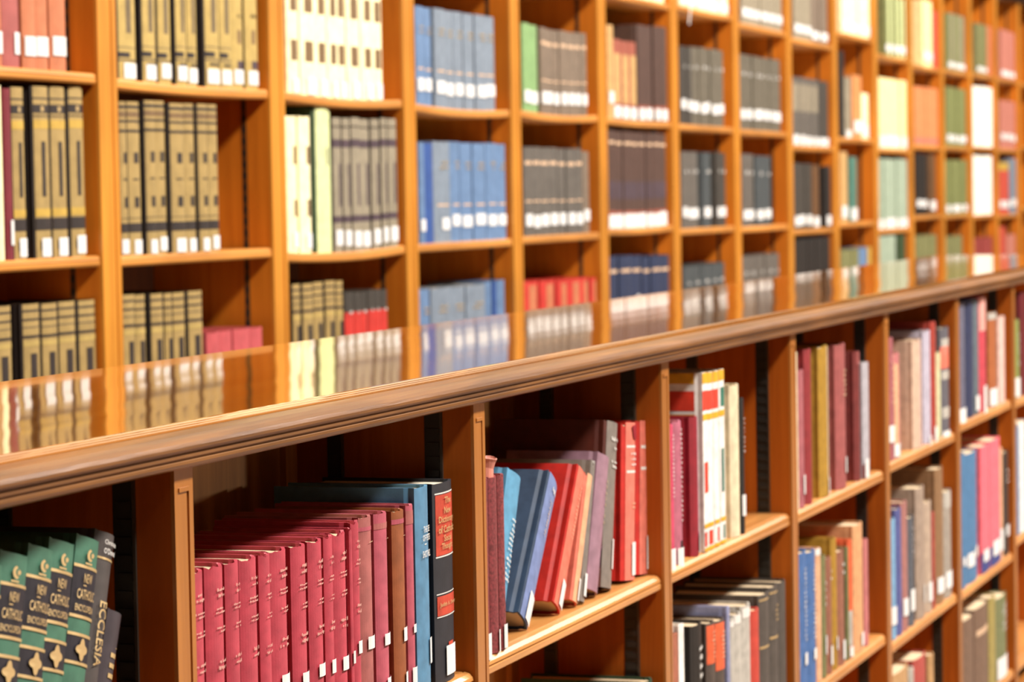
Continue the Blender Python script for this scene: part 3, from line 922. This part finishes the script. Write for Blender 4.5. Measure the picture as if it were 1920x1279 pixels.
# foot of the leaning stack in bay 0 lies below the frame
LEAN = [
    (0, (-62, 1300), (-40, 1046), .052, 'green', NCE, nce_decos(), dict(bul=.004)),
    (0, (-16, 1300), (7.5, 1029), .052, 'green', NCE, nce_decos(), dict(bul=.004)),
    (0, (34, 1300), (61, 1017), .051, 'green', NCE, nce_decos(), dict(bul=.004)),
    (0, (74, 1290), (100, 1006), .050, 'green', NCE, nce_decos(), dict(bul=.004)),
    (0, (122, 1285), (151, 999), .047, 'green', NCE, nce_decos(), dict(bul=.004)),
    (0, (156, 1279), (190, 990), .041, 'taupe', 'dark taupe book lettered ECCLESIA',
     [('text', 'Christopher', .952, .972, 'white_print', -.5, .7), ('text', "O'Donnell", .926, .945, 'white_print', -.5, .55), ('band', .908, .915, 'gilt', -.9, .95), ('vtext', 'ECCLESIA', .565, .775, 'gilt', -.36, .24)], {}),
    (0, (190, 1279), (211, 1139), .030, 'brownblack', 'short dark brown book with reddish worn edge',
     [('band', 0, 1, 'cloth_brick', .86, 1), ('marks', .835, .845, 'gilt', -.1, .2, 1), ('band', .795, .815, 'gilt', -.3, .35), ('band', .75, .77, 'gilt', -.3, .35), ('band', .705, .725, 'gilt', -.3, .35)], {}),
    (2, (922, 1195), (961, 876), .056, 'sky', 'leaning sky blue book with white lettering', [('marks', .30, .72, 'white_print', -.35, .3, 13)], dict(bul=.007, rec=.04)),
    (2, (970, 1173), (1032, 880), .046, 'slate', 'leaning slate blue book', [('band', 0, 1, 'cloth_periw', -.8, 1), ('marks', .9, .96, 'white_print', -.1, .7, 1), ('marks', .6, .85, 'gilt_dull', -.1, .3, 12), ('sticker', .01, .2, -.2, .9)], dict(bul=.003)),
    (2, (1031, 1172), (1086, 869), .040, 'scarlet', 'leaning bright red book', [('band', 0, 1, 'cloth_coral', -.8, 1), ('marks', .5, .9, 'gilt_dull', -.1, .3, 14), ('sticker', .02, .2, -.2, .9)], dict(bul=.003)),
    (2, (1070, 1160), (1103, 884), .032, 'coral', 'leaning peach-spined book with frayed head', [('band', 0, 1, 'cloth_peach', -.7, 1), ('sticker', .02, .19, -.1, .9)], dict(worn=.006)),
    (2, (1089, 1146), (1112, 862), .020, 'grey', 'leaning grey book with frayed spine', [('sticker', .04, .2, -.5, .9)], dict(worn=.008)),
    (2, (1106, 1130), (1131, 846), .050, 'plum', 'leaning dusty plum book', [('marks', .5, .85, 'gilt', .1, .6, 8), ('sticker', .2, .36, .4, .95)], dict(bul=.008)),
    (2, (1128, 1121), (1141, 787), .066, 'mahog', 'tall grey-brown book with white title', [('band', .0, 1, 'cloth_grey', -.8, .95), ('marks', .88, .92, 'white_print', -.5, .8, 1), ('marks', .83, .86, 'white_print', -.1, .3, 1), ('marks', .72, .78, 'white_print', -.4, .8, 2), ('sticker', .12, .3, .2, .95)], {}),
    (2, (1171, 1104), (1173, 792), .074, 'scarlet', 'red book with torn spine head', [('band', 0, 1, 'cloth_pinkred', -.7, 1), ('band', .84, .855, 'white_print', -.6, .9), ('band', .68, .695, 'white_print', -.6, .9), ('marks', .72, .82, 'white_print', -.4, .6, 3),
        ('marks', .45, .5, 'gilt_dull', -.3, .5, 2), ('sticker', .03, .24, -.1, .8), ('poly', 'torn_patch', [(-.2, .98), (.5, .985), (.8, .93), (.5, .89), (.0, .9)], 'cloth_wine'), ('board', .12, .27, 'paper_label', .02, .06)], dict(worn=.005)),
    (2, (1199, 1097), (1200, 789), .068, 'scarlet', 'red book with white labels by the post', [('band', 0, 1, 'cloth_pinkred', -.7, 1), ('sticker', .9, .95, -.1, .6), ('band', .82, .84, 'white_print', -.6, .9), ('band', .68, .7, 'white_print', -.6, .9), ('sticker', .03, .25, .0, .8)], {}),
]
for bay, bl, tl, t, cl, desc, decos, op in LEAN:
    rec = op.get('rec', .026)
    zs = LOW['1', bay]
    P, Q = at(*bl, rec), at(*tl, rec)
    a = math.atan2(Q.x - P.x, Q.z - P.z)
    # resting corner (bottom right) on the shelf; keep the top-left corner where it is seen
    h = (Q.z - zs - t * math.sin(a)) / math.cos(a)
    X = Q.x - h * math.sin(a) + t / 2 * math.cos(a)
    Z = zs + t / 2 * math.sin(abs(a))
    add_book(X, rec, Z, t, h, min(.2, h * .72), 'cloth_' + cl, desc, 'upper shelf', decos, bul=op.get('bul'), ang=a, worn=op.get('worn', 0), near=True, key=('L', '1', bay))
# a green book on the shelf below, only its top in the frame
p = at(1222, 1274, .012)
zs = LOW['2', 2]
cloth('cloth_dkgreen', lin('2c4a34', GL))
add_book(X0L + 2 * W - .040, .012, zs, .05, p.z - zs, .19, 'cloth_dkgreen', 'dark green book just showing its top', 'middle shelf', [], near=True, key=('L', '2', 2))

# ---------- the rear bookcase: groups of like volumes per bay and row
RC = dict(salmon='dc865c', rose='bd6660', olive='d2b468', olive2='bea062', dark='2a1d15', cream='fff0c0', barbrown='8a6c48', bluegrey='8d9bab', blue='7393bd', sblue='3c5fa8', lgreen='94bc7c',
          greybr='8c7a68', tan='e2b474', maroon='b0604c', dkbrown='5e443a', greygreen='746c5c', grey='6f6860', dgrey='4c463f', orange='f2a262', pyellow='f2e2a4', salm2='f69c64', green2='8c925a',
          white='fff8ea', pink='d88a78', pteal='b4c6ae', black='2c2622', brown='74502f', red='de5c48', bred='e23e34', navy='303c5c', slate='505658', ogreen='8c8c5c', dkgreen='3c5030', deepred='a84a44',
          crimson='dc6266', panel='7c6a4c', pdark='3a302c', pgreen='d4dca0', teal='5a8a7a', purple='5a4850', ash='a89c84', gold='dcb450', oldred='8a2c38')
for k_, v_ in RC.items():
    cloth('rear_' + k_, lin(v_, 0.95 if k_ in ('cream', 'white', 'pgreen', 'pyellow') else GR), 0.6, 0.12, 40)


def st(y, hh=.055, u0=-.8, u1=.8):
    return ('st', y, hh, u0, u1)


OL = ('band', 0, 1, 'rear_olive2', -.84, 1)
OLV = [('band', 0, 1, 'rear_olive', -.84, 1), ('band', 62, -60, 'rear_panel', -.25, .32), ('band', 90, 88, 'rear_panel', -.84, 1), ('band', 108, 98, 'rear_pdark', -.84, .1), ('band', 115, 111, 'rear_panel', -.84, 1), ('band', 124, 119, 'rear_pdark', -.5, .9)]
OLC = [OL, ('band', .925, .935, 'rear_pdark', -.84, 1), ('band', .845, .895, 'rear_pdark', -.84, 1), ('band', .855, .885, 'gilt', -.2, .15), ('band', .825, .832, 'rear_pdark', -.84, 1), ('band', .755, .805, 'rear_gold', -.84, 1), ('band', .36, .68, 'rear_pdark', -.22, .2),
       ('band', .245, .29, 'rear_gold', -.84, 1), ('band', .165, .235, 'rear_pdark', -.84, 1), ('band', .05, .10, 'rear_pdark', -.5, .3)]
OLS = [OL, ('band', .955, .975, 'rear_pdark', -.84, 1), ('band', .90, .935, 'rear_barbrown', -.84, 1), ('band', .865, .88, 'rear_pdark', -.84, 1), ('band', .80, .818, 'rear_pdark', -.84, 1), ('band', .60, .67, 'rear_pdark', -.25, .4), ('band', .49, .50, 'rear_pdark', -.4, .4),
       ('band', .31, .38, 'rear_pdark', -.25, .4), ('band', .15, .21, 'rear_pdark', -.84, 1), ('band', .24, .245, 'rear_panel', -.84, 1)]
OLD = [OL, ('band', .945, .96, 'rear_pdark', -.84, 1), ('band', .885, .90, 'rear_pdark', -.84, 1), ('band', .835, .845, 'rear_panel', -.84, 1), ('band', .765, .785, 'rear_pdark', -.84, 1), ('band', .71, .745, 'rear_olive', -.84, 1), ('band', .15, .66, 'rear_pdark', -.3, .40)]
CRM = [('band', 31, -10, 'rear_barbrown', -.6, .45), ('band', 121, 83, 'rear_barbrown', -.6, .45)]
GLD = [('band', .80, .84, 'gilt_dull', -.8, .8), ('band', .38, .40, 'gilt_dull', -.8, .8)]
BLU = [('marks', .72, .82, 'gilt', -.5, .6, 2), ('band', .36, .38, 'gilt_dull', -.7, .7)]
SIL = [('marks', .70, .80, 'white_print', -.4, .5, 1)]
BRN = [('band', .86, .89, 'gilt_dull', -.8, .8), ('band', .30, .48, 'rear_purple', -.9, .9), ('band', .13, .18, 'rear_maroon', -.9, .9)]
RED = [('band', .55, .95, 'rear_salmon', -.4, .6)]
# row: {bay: [(x0, x1, n, ytop or height in m, cloth, description, decorations + label)]}
REAR = {
    'B': {
        0: [(-44, 3, 2, .30, 'salmon', 'salmon volume', [st(80, .04)]), (4, 37, 1, .30, 'rose', 'rose-brown volume', [st(78, .04, .0, .9)]), (38, 122, 3, .30, 'salmon', 'salmon-red volume', [st(85, .036)])],
        1: [(220, 257, 1, .30, 'dark', 'olive gilt-panelled volume', OLV + [st(128, .03, -.5, .9)]), (265, 321, 2, .30, 'dark', 'olive gilt-panelled volume', OLV + [st(131, .03, -.6, .9)]),
            (327, 372, 2, .30, 'dark', 'olive gilt-panelled volume', OLV + [st(137, .03, -.7, .9)]), (379, 435, 2, .30, 'dark', 'olive gilt-panelled volume', OLV + [st(142, .03, -.7, .8)]),
            (435, 484, 2, .30, 'dark', 'olive gilt-panelled volume', [('band', 0, 1, 'rear_olive', -.95, 1), ('band', .32, .42, 'rear_barbrown', -.25, .3), ('marks', .5, .55, 'rear_dark', -.4, .4, 1), ('band', .14, .2, 'rear_purple', -.3, .95), st(146, .03, -.7, .8)])],
        2: [(538, 718, 8, .345, 'cream', 'cream volume with brown panels', CRM + [st(165, .045, -.4, .7)])],
        3: [(784, 813, 2, 10, 'blue', 'slate blue volume', BLU + [st(155, .032)]), (815, 870, 3, 14, 'bluegrey', 'blue-grey volume', BLU + [st(160, .032)]), (872, 932, 3, 24, 'bluegrey', 'blue-grey volume', BLU + [st(167, .032)])],
        4: [(981, 995, 1, 40, 'lgreen', 'light green volume', [st(176, .034)]), (995, 1012, 1, 43, 'lgreen', 'light green volume', [st(178, .034)]), (1013, 1100, 7, 53, 'greybr', 'grey-brown volume', GLD + [st(180, .034)])],
        5: [(1140, 1151, 1, 46, 'tan', 'pale tan volume', [st(182, .036)]), (1152, 1197, 3, 74, 'maroon', 'maroon and tan volume', [('band', .2, .82, 'rear_tan', -.7, .8), st(208, .036)]), (1198, 1250, 4, 47, 'dkbrown', 'dark brown volume', [('band', .1, .16, 'rear_maroon'), st(212, .036)])],
        6: [(1277, 1297, 2, 87, 'dgrey', 'dark grey-green volume', SIL + [st(196, .034)]), (1298, 1358, 5, 91, 'greygreen', 'grey-green volume', SIL + [st(203, .034)])],
        7: [(1390, 1466, 7, 107, 'greygreen', 'grey-green volume', SIL + [st(216, .036)])],
        8: [(1488, 1535, 4, 146, 'grey', 'grey-brown volume', [('band', .5, .9, 'rear_ash', -.8, .8), st(264, .038)]), (1536, 1556, 2, 152, 'dgrey', 'dark grey volume', [st(268, .038)])],
        9: [(1576, 1585, 1, 95, 'black', 'tall black volume', []), (1586, 1598, 1, 145, 'ash', 'grey volume', [st(255, .05)]), (1601, 1618, 1, 142, 'orange', 'orange volume', [st(238, .05)]), (1619, 1632, 1, 175, 'cream', 'cream volume', [st(245, .05)])],
        10: [(1649, 1701, 5, 148, 'pyellow', 'pale yellow volume', [st(266, .05, -.9, .9)])],
        11: [(1716, 1762, 4, 164, 'salm2', 'salmon-orange volume', [('band', .04, .13, 'rear_pink')])],
        12: [(1776, 1818, 4, 165, 'green2', 'olive green volume', [st(260, .035)])],
        13: [(1828, 1870, 3, 164, 'white', 'white volume', [])],
        14: [(1877, 1912, 3, 190, 'pink', 'pink volume', [st(258, .035)])],
    },
    'C': {
        0: [(-8, 4, 1, 160, 'cream', 'pale volume at frame edge', []), (5, 19, 1, 164, 'oldred', 'dark red volume', [st(437, .045, -.3, .9)]), (21, 48, 1, 162, 'dark', 'olive gilt-banded volume', OLC + [st(466, .034, -.4, .9)]), (60, 93, 1, 162, 'dark', 'olive gilt-banded volume', OLC + [st(465, .034, -.4, .9)]),
            (96, 128, 1, 163, 'dark', 'olive gilt-banded volume', OLC + [st(463, .034, -.4, .9)]), (132, 163, 1, 164, 'dark', 'olive gilt-banded volume', OLC + [st(460, .034, -.4, .9)])],
        1: [(222, 238, 1, 190, 'dark', 'olive gilt-banded volume', OLS + [st(464, .028)]), (239, 266, 1, 191, 'dark', 'olive gilt-banded volume', OLS + [st(464, .028, -.4, .9)]), (270, 411, 6, 193, 'dark', 'olive gilt-banded volume', OLS + [st(458, .028, -.5, .9)])],
        2: [(541, 583, 2, 214, 'cream', 'cream volume with brown panels', [('band', 308, 274, 'rear_barbrown', -.1, .6), ('band', 406, 374, 'rear_barbrown', -.1, .6), st(448, .035, -.3, .8)]), (590, 624, 1, 193, 'dkgreen', 'tall pale green volume', [('band', 0, 1, 'rear_pgreen', -.75, 1), ('band', .6, .72, 'rear_purple', .3, .55)]),
            (626, 745, 7, 217, 'dark', 'grey-olive banded volume', [('band', 0, 1, 'rear_ash', -.9, 1), ('band', .78, .84, 'rear_purple', -.9, 1), ('band', .34, .66, 'rear_purple', -.1, .35), ('band', .22, .27, 'rear_purple', -.9, 1), ('band', .93, .94, 'rear_dark', -.9, 1), st(440, .036, -.7, .7)])],
        3: [(786, 796, 1, 266, 'blue', 'light blue volume', [st(422, .03)]), (797, 814, 1, 268, 'sblue', 'strong blue volume', []), (816, 848, 1, 264, 'bluegrey', 'blue-grey volume', BLU + [st(420, .03, -.3, .7)]), (849, 950, 5, 268, 'blue', 'steel blue volume', BLU + [st(413, .03)])],
        4: [(983, 1092, 7, 277, 'grey', 'dark grey gilt-banded volume', GLD + [st(412, .034)]), (1096, 1108, 1, 283, 'greybr', 'grey-brown volume', [st(404, .034)])],
        5: [(1143, 1252, 8, 246, 'dkbrown', 'dark brown gilt-banded volume', BRN + [st(413, .045, -.95, .95)])],
        6: [(1279, 1312, 3, 284, 'grey', 'dark grey volume', SIL + [st(399, .034)]), (1319, 1335, 1, 285, 'slate', 'black volume', SIL + [st(398, .034)]), (1343, 1361, 2, 286, 'dgrey', 'dark volume', SIL + [st(396, .034)])],
        7: [(1392, 1416, 2, 288, 'grey', 'dark grey volume', SIL + [st(402, .034)]), (1420, 1449, 2, 292, 'slate', 'slate volume', SIL + [st(402, .034)])],
        8: [(1490, 1524, 3, 306, 'dgrey', 'dark grey volume', [st(413, .038)]), (1527, 1540, 1, 308, 'brown', 'brown volume', [st(416, .038)]), (1548, 1558, 1, 311, 'black', 'black volume', [st(413, .038)])],
        9: [(1579, 1592, 1, 284, 'tan', 'tan volume', [st(398, .05)]), (1594, 1608, 1, 294, 'teal', 'teal volume', [st(400, .05)])],
        10: [(1649, 1704, 5, 298, 'pteal', 'pale teal volume', [st(419, .045, -.9, .9)])],
        11: [(1719, 1741, 2, 288, 'black', 'black volume', [st(382, .035)]), (1743, 1755, 1, 290, 'brown', 'brown volume', [st(386, .045)])],
        12: [(1775, 1814, 4, 300, 'green2', 'olive green volume', [st(390, .035)])],
        13: [(1823, 1861, 3, 292, 'white', 'white volume', [])],
        14: [(1873, 1895, 2, 305, 'red', 'red volume', [('band', .85, 1, 'rear_gold'), st(384, .04)]), (1897, 1911, 1, 297, 'bluegrey', 'grey-blue volume', [st(380, .04)])],
    },
    'D': {
        0: [(-12, 28, 1, 574, 'dark', 'olive gilt-banded volume', OLD), (42, 79, 1, 569, 'dark', 'olive gilt-banded volume', OLD), (80, 188, 3, 566, 'dark', 'olive gilt-banded volume', OLD)],
        1: [(229, 255, 1, 553, 'dark', 'olive gilt-banded volume', OLD), (256, 279, 1, 552, 'dark', 'olive gilt-banded volume', OLD), (281, 350, 3, 549, 'dark', 'olive gilt-banded volume', OLD), (356, 386, 1, 544, 'dark', 'olive gilt-banded volume', OLD),
            (392, 496, 4, 618, 'crimson', 'small pink-red volume', [('marks', .52, .7, 'rear_pink', -.5, .6, 1)])],
        2: [(551, 648, 5, 529, 'dark', 'olive gilt-banded volume', OLD), (650, 732, 6, 545, 'dgrey', 'black and red volume', [('marks', .78, .84, 'white_print', -.4, .4, 1), ('band', 660, 582, 'rear_bred')])],
        3: [(788, 808, 1, 541, 'blue', 'steel blue volume', BLU), (813, 914, 3, 536, 'bluegrey', 'blue-grey volume', BLU), (915, 927, 1, 527, 'blue', 'steel blue volume', []), (928, 934, 1, 526, 'sblue', 'strong blue volume', []), (935, 950, 1, 525, 'blue', 'light blue volume', [])],
        4: [(985, 1045, 2, 527, 'bred', 'red volume', RED), (1050, 1115, 3, 522, 'bred', 'red volume', RED), (1117, 1128, 1, 519, 'bred', 'red volume', RED)],
        5: [(1146, 1187, 2, 480, 'navy', 'navy volume', GLD), (1188, 1207, 1, 479, 'navy', 'navy volume', GLD + [('band', .45, .52, 'white_print', -.3, .4)]), (1208, 1259, 3, 479, 'navy', 'navy volume', GLD)],
        6: [(1283, 1362, 5, 496, 'slate', 'dark grey-green volume', SIL)],
        7: [(1392, 1465, 5, 478, 'grey', 'dark grey volume', SIL)],
        8: [(1491, 1557, 5, 446, 'black', 'near-black volume', [])],
        9: [(1579, 1612, 3, 468, 'ogreen', 'olive green volume', []), (1613, 1628, 1, 464, 'blue', 'blue volume', []), (1629, 1634, 1, 462, 'gold', 'thin yellow volume', [])],
        10: [(1649, 1682, 3, 442, 'pteal', 'pale teal volume', []), (1684, 1699, 2, 440, 'dkgreen', 'dark green volume', [])],
        11: [(1719, 1758, 4, 441, 'ogreen', 'green volume', [])],
        12: [(1777, 1808, 3, 443, 'ogreen', 'green volume', [])],
        13: [(1830, 1863, 3, 446, 'deepred', 'deep red volume', [])],
        14: [(1874, 1888, 1, 425, 'red', 'red volume', []), (1889, 1905, 2, 440, 'pink', 'pink volume', [])],
    },
    'A': {
        0: [(-40, 120, 6, .27, 'rose', 'rose volume', [])], 1: [(225, 470, 9, .28, 'dark', 'olive volume', [OL])], 2: [(541, 735, 9, .29, 'cream', 'cream volume', [])],
        3: [(788, 930, 8, .27, 'blue', 'blue volume', [])], 4: [(984, 1100, 7, .27, 'greybr', 'grey-brown volume', [])],
        5: [(1145, 1248, 7, .26, 'cream', 'cream volume', [])],
        6: [(1277, 1366, 6, .26, 'cream', 'cream volume', [('sticker', .03, .14, -.9, .9)])],
        7: [(1391, 1466, 6, .26, 'ash', 'grey volume', [('sticker', .1, .22, -.9, .9)])],
        8: [(1489, 1522, 3, .26, 'ash', 'grey volume', [('sticker', .1, .22, -.9, .9)]), (1523, 1552, 2, .26, 'greybr', 'grey-brown volume', [('sticker', .05, .17, -.9, .9)])],
        9: [(1578, 1632, 5, .25, 'cream', 'cream volume', [('sticker', .05, .2, -.9, .9)])],
        10: [(1663, 1702, 4, .27, 'green2', 'pale green volume', [('band', 0, 1, 'rear_pgreen', -.4, .4), ('sticker', .08, .2, -.9, .9)])],
        11: [(1730, 1752, 2, 2, 'pyellow', 'pale green volume', [('sticker', .1, .22, -.9, .9)]), (1753, 1764, 1, 22, 'red', 'red volume', [])],
        12: [(1778, 1810, 3, 28, 'green2', 'olive green volume', [('band', 0, 1, 'rear_ash', -.5, .3), ('sticker', .05, .14, -.9, .9)])],
        13: [(1832, 1856, 3, 46, 'ogreen', 'green volume', [('sticker', .05, .14, -.9, .9)]), (1857, 1868, 1, 52, 'salmon', 'salmon volume', [])],
        14: [(1877, 1915, 4, 60, 'pink', 'pink volume', [('sticker', .05, .16, -.9, .9)])],
    },
}
ROWR = {'A': 'fourth row above counter', 'B': 'third row above counter', 'C': 'second row above counter', 'D': 'row nearest counter'}
for row, bays in REAR.items():
    for bay, groups in bays.items():
        zs = LEV[row, bay]
        Y = YR + .012
        ents = []
        for (x0, x1, n, yt, cl, desc, decos) in groups:
            yref = yt if yt > 1 else pix(Vector((at((x0 + x1) / 2, 100, Y).x, Y, zs + yt)))[1]
            A, B_ = at(x0, yref, Y).x, at(x1, yref, Y).x
            h0 = yt if yt <= 1 else at((x0 + x1) / 2, yt, Y).z - zs
            cuts = [0] + sorted(R.uniform(-.18, .18) / n + (k + 1) / n for k in range(n - 1)) + [1]
            for k in range(n):
                ents.append((A + (B_ - A) * cuts[k], A + (B_ - A) * cuts[k + 1], h0, x0, x1, cl, desc, decos))
        sp_ = settle([e[:2] for e in ents], rx(bay - 1) + PWR + .002, rx(bay) - .004)
        if True:
            for (xa_, xb_), (_a, _b, h0, x0, x1, cl, desc, decos) in zip(sp_, ents):
                h = h0 * (1 + R.uniform(-.006, .006))
                sg = {('B', 1): .004, ('B', 2): .008, ('B', 3): .008, ('B', 4): .008, ('C', 2): .008, ('B', 5): .004, ('C', 5): .004, ('A', 6): .004, ('A', 10): .004}.get((row, bay), 0)
                fx = ((xa_ + xb_) / 2 - rx(bay - 1) - PWR) / (W - PWR)
                dz = -sg * 4 * fx * (1 - fx)
                ds = []
                yj = Y + R.uniform(-.004, .004)
                for dc in decos:
                    if dc[0] == 'st':
                        xm = pix(Vector(((xa_ + xb_) / 2, yj, zs)))[0]
                        zc = (at(min(xm, 1910), dc[1], yj).z - zs - dz) / h
                        # the label follows the shelf: pixel row given for the middle of the group
                        zc = (at((x0 + x1) / 2, dc[1], yj).z - zs) / h + R.uniform(-.012, .012)
                        ds.append(('sticker', max(zc - dc[2] / 2 / h, .005), zc + dc[2] / 2 / h, dc[3], dc[4]))
                    else:
                        ds.append(dc)
                add_book((xa_ + xb_) / 2, yj, zs + dz, xb_ - xa_, h, min(.2, h * .72), 'rear_' + cl, desc, ROWR[row], ds, key=('R', row, bay), xy=(x0 + x1) / 2)

# ---------- link the books: the 300 that show largest one by one, the rest as one object
ORD = ['leftmost', 'second', 'third', 'fourth', 'fifth', 'sixth', 'seventh', 'eighth', 'ninth', 'tenth', 'eleventh', 'twelfth', 'thirteenth', 'fourteenth', 'fifteenth', 'sixteenth',
       'seventeenth', 'eighteenth', 'nineteenth', 'twentieth', 'twenty-first']
BAYN = ['first', 'second', 'third', 'fourth', 'fifth', 'sixth', 'seventh', 'eighth', 'ninth', 'tenth', 'eleventh', 'twelfth', 'thirteenth', 'fourteenth', 'fifteenth']
rank = sorted(range(len(BOOKS)), key=lambda i: -BOOKS[i]['area'])
single = set(i for i in rank[:310] if BOOKS[i]['area'] > 0)
rows = {}
for i, bk_ in enumerate(BOOKS):
    rows.setdefault(bk_['key'], []).append(i)
SV, SF, SM, SMAT = [], [], [], []
for key, idx in rows.items():
    idx.sort(key=lambda i: BOOKS[i]['X'] + BOOKS[i]['ang'] * 0.1)
    vis = [i for i in idx if BOOKS[i]['area'] > 0]
    for i in idx:
        bk_ = BOOKS[i]
        if i in single:
            k = vis.index(i)
            o_ = 'leftmost' if k == 0 else ('rightmost' if k == len(vis) - 1 else ORD[k] + ' from left')
            side = 'bay under counter' if key[0] == 'L' else 'rear bay'
            label = '%s, %s, %s, %s %s' % (bk_['desc'], o_, bk_['place'], BAYN[key[2]], side)
            if len(label.split()) > 16:
                print('LONG', label)
            r_ = empty('book', (bk_['X'], bk_['Y'], bk_['Z']))
            r_.rotation_euler = (0, bk_['ang'], 0)
            tag(r_, label, 'book', ('books under the counter, ' if key[0] == 'L' else 'books in the rear bookcase, ') + bk_['place'])
            for (nm, V, Fc, mt) in bk_['pc']:
                po = obj(nm, mesh(nm, V, Fc, mt), r_)
                if nm == 'spine_lettering':
                    po['kind'] = 'stuff'
        else:
            M = Matrix.Translation((bk_['X'], bk_['Y'], bk_['Z'])) @ Matrix.Rotation(bk_['ang'], 4, 'Y')
            for (nm, V, Fc, mt) in bk_['pc']:
                n0 = len(SV)
                SV += [tuple(M @ Vector(v)) for v in V]
                if mt not in SMAT:
                    SMAT.append(mt)
                SF += [tuple(n0 + a for a in f) for f in Fc]
                SM += [SMAT.index(mt)] * len(Fc)
me = mesh('distant_books', SV, SF, SMAT)
for p_, mi in zip(me.polygons, SM):
    p_.material_index = mi
tag(obj('distant_books', me), 'blurred rows of small books filling the far right bays', 'books', None, 'stuff')
# white ribbon marker hanging out of a cream book on the top row of the seventh rear bay
V, Fc = [], []
p0_ = at(1283, 26, YR + 0.012)
for k in range(13):
    q = k / 12
    dx, dy, z = 0.006 * math.sin(q * 5), 0.004 - 0.022 * min(1, q * 6) * (1 - 0.1 * q), -0.075 * max(0, q - 0.12)
    for w_ in (-0.006, 0.006):
        for th_ in (0, 0.0006):
            V.append((dx + w_, dy - th_, z))
for k in range(12):
    a = 4 * k
    Fc += [(a, a + 2, a + 6, a + 4), (a + 5, a + 7, a + 3, a + 1), (a + 4, a + 5, a + 1, a), (a + 2, a + 3, a + 7, a + 6)]
tag(obj('bookmark_ribbon', mesh('bookmark_ribbon', V, Fc, 'paper_label'), None, (p0_.x, YR + 0.010, LEV['A', 6] + 0.002)),
    'white ribbon marker hanging over the shelf edge below the cream books', 'ribbon')
print('books', len(BOOKS), 'single', len(single))
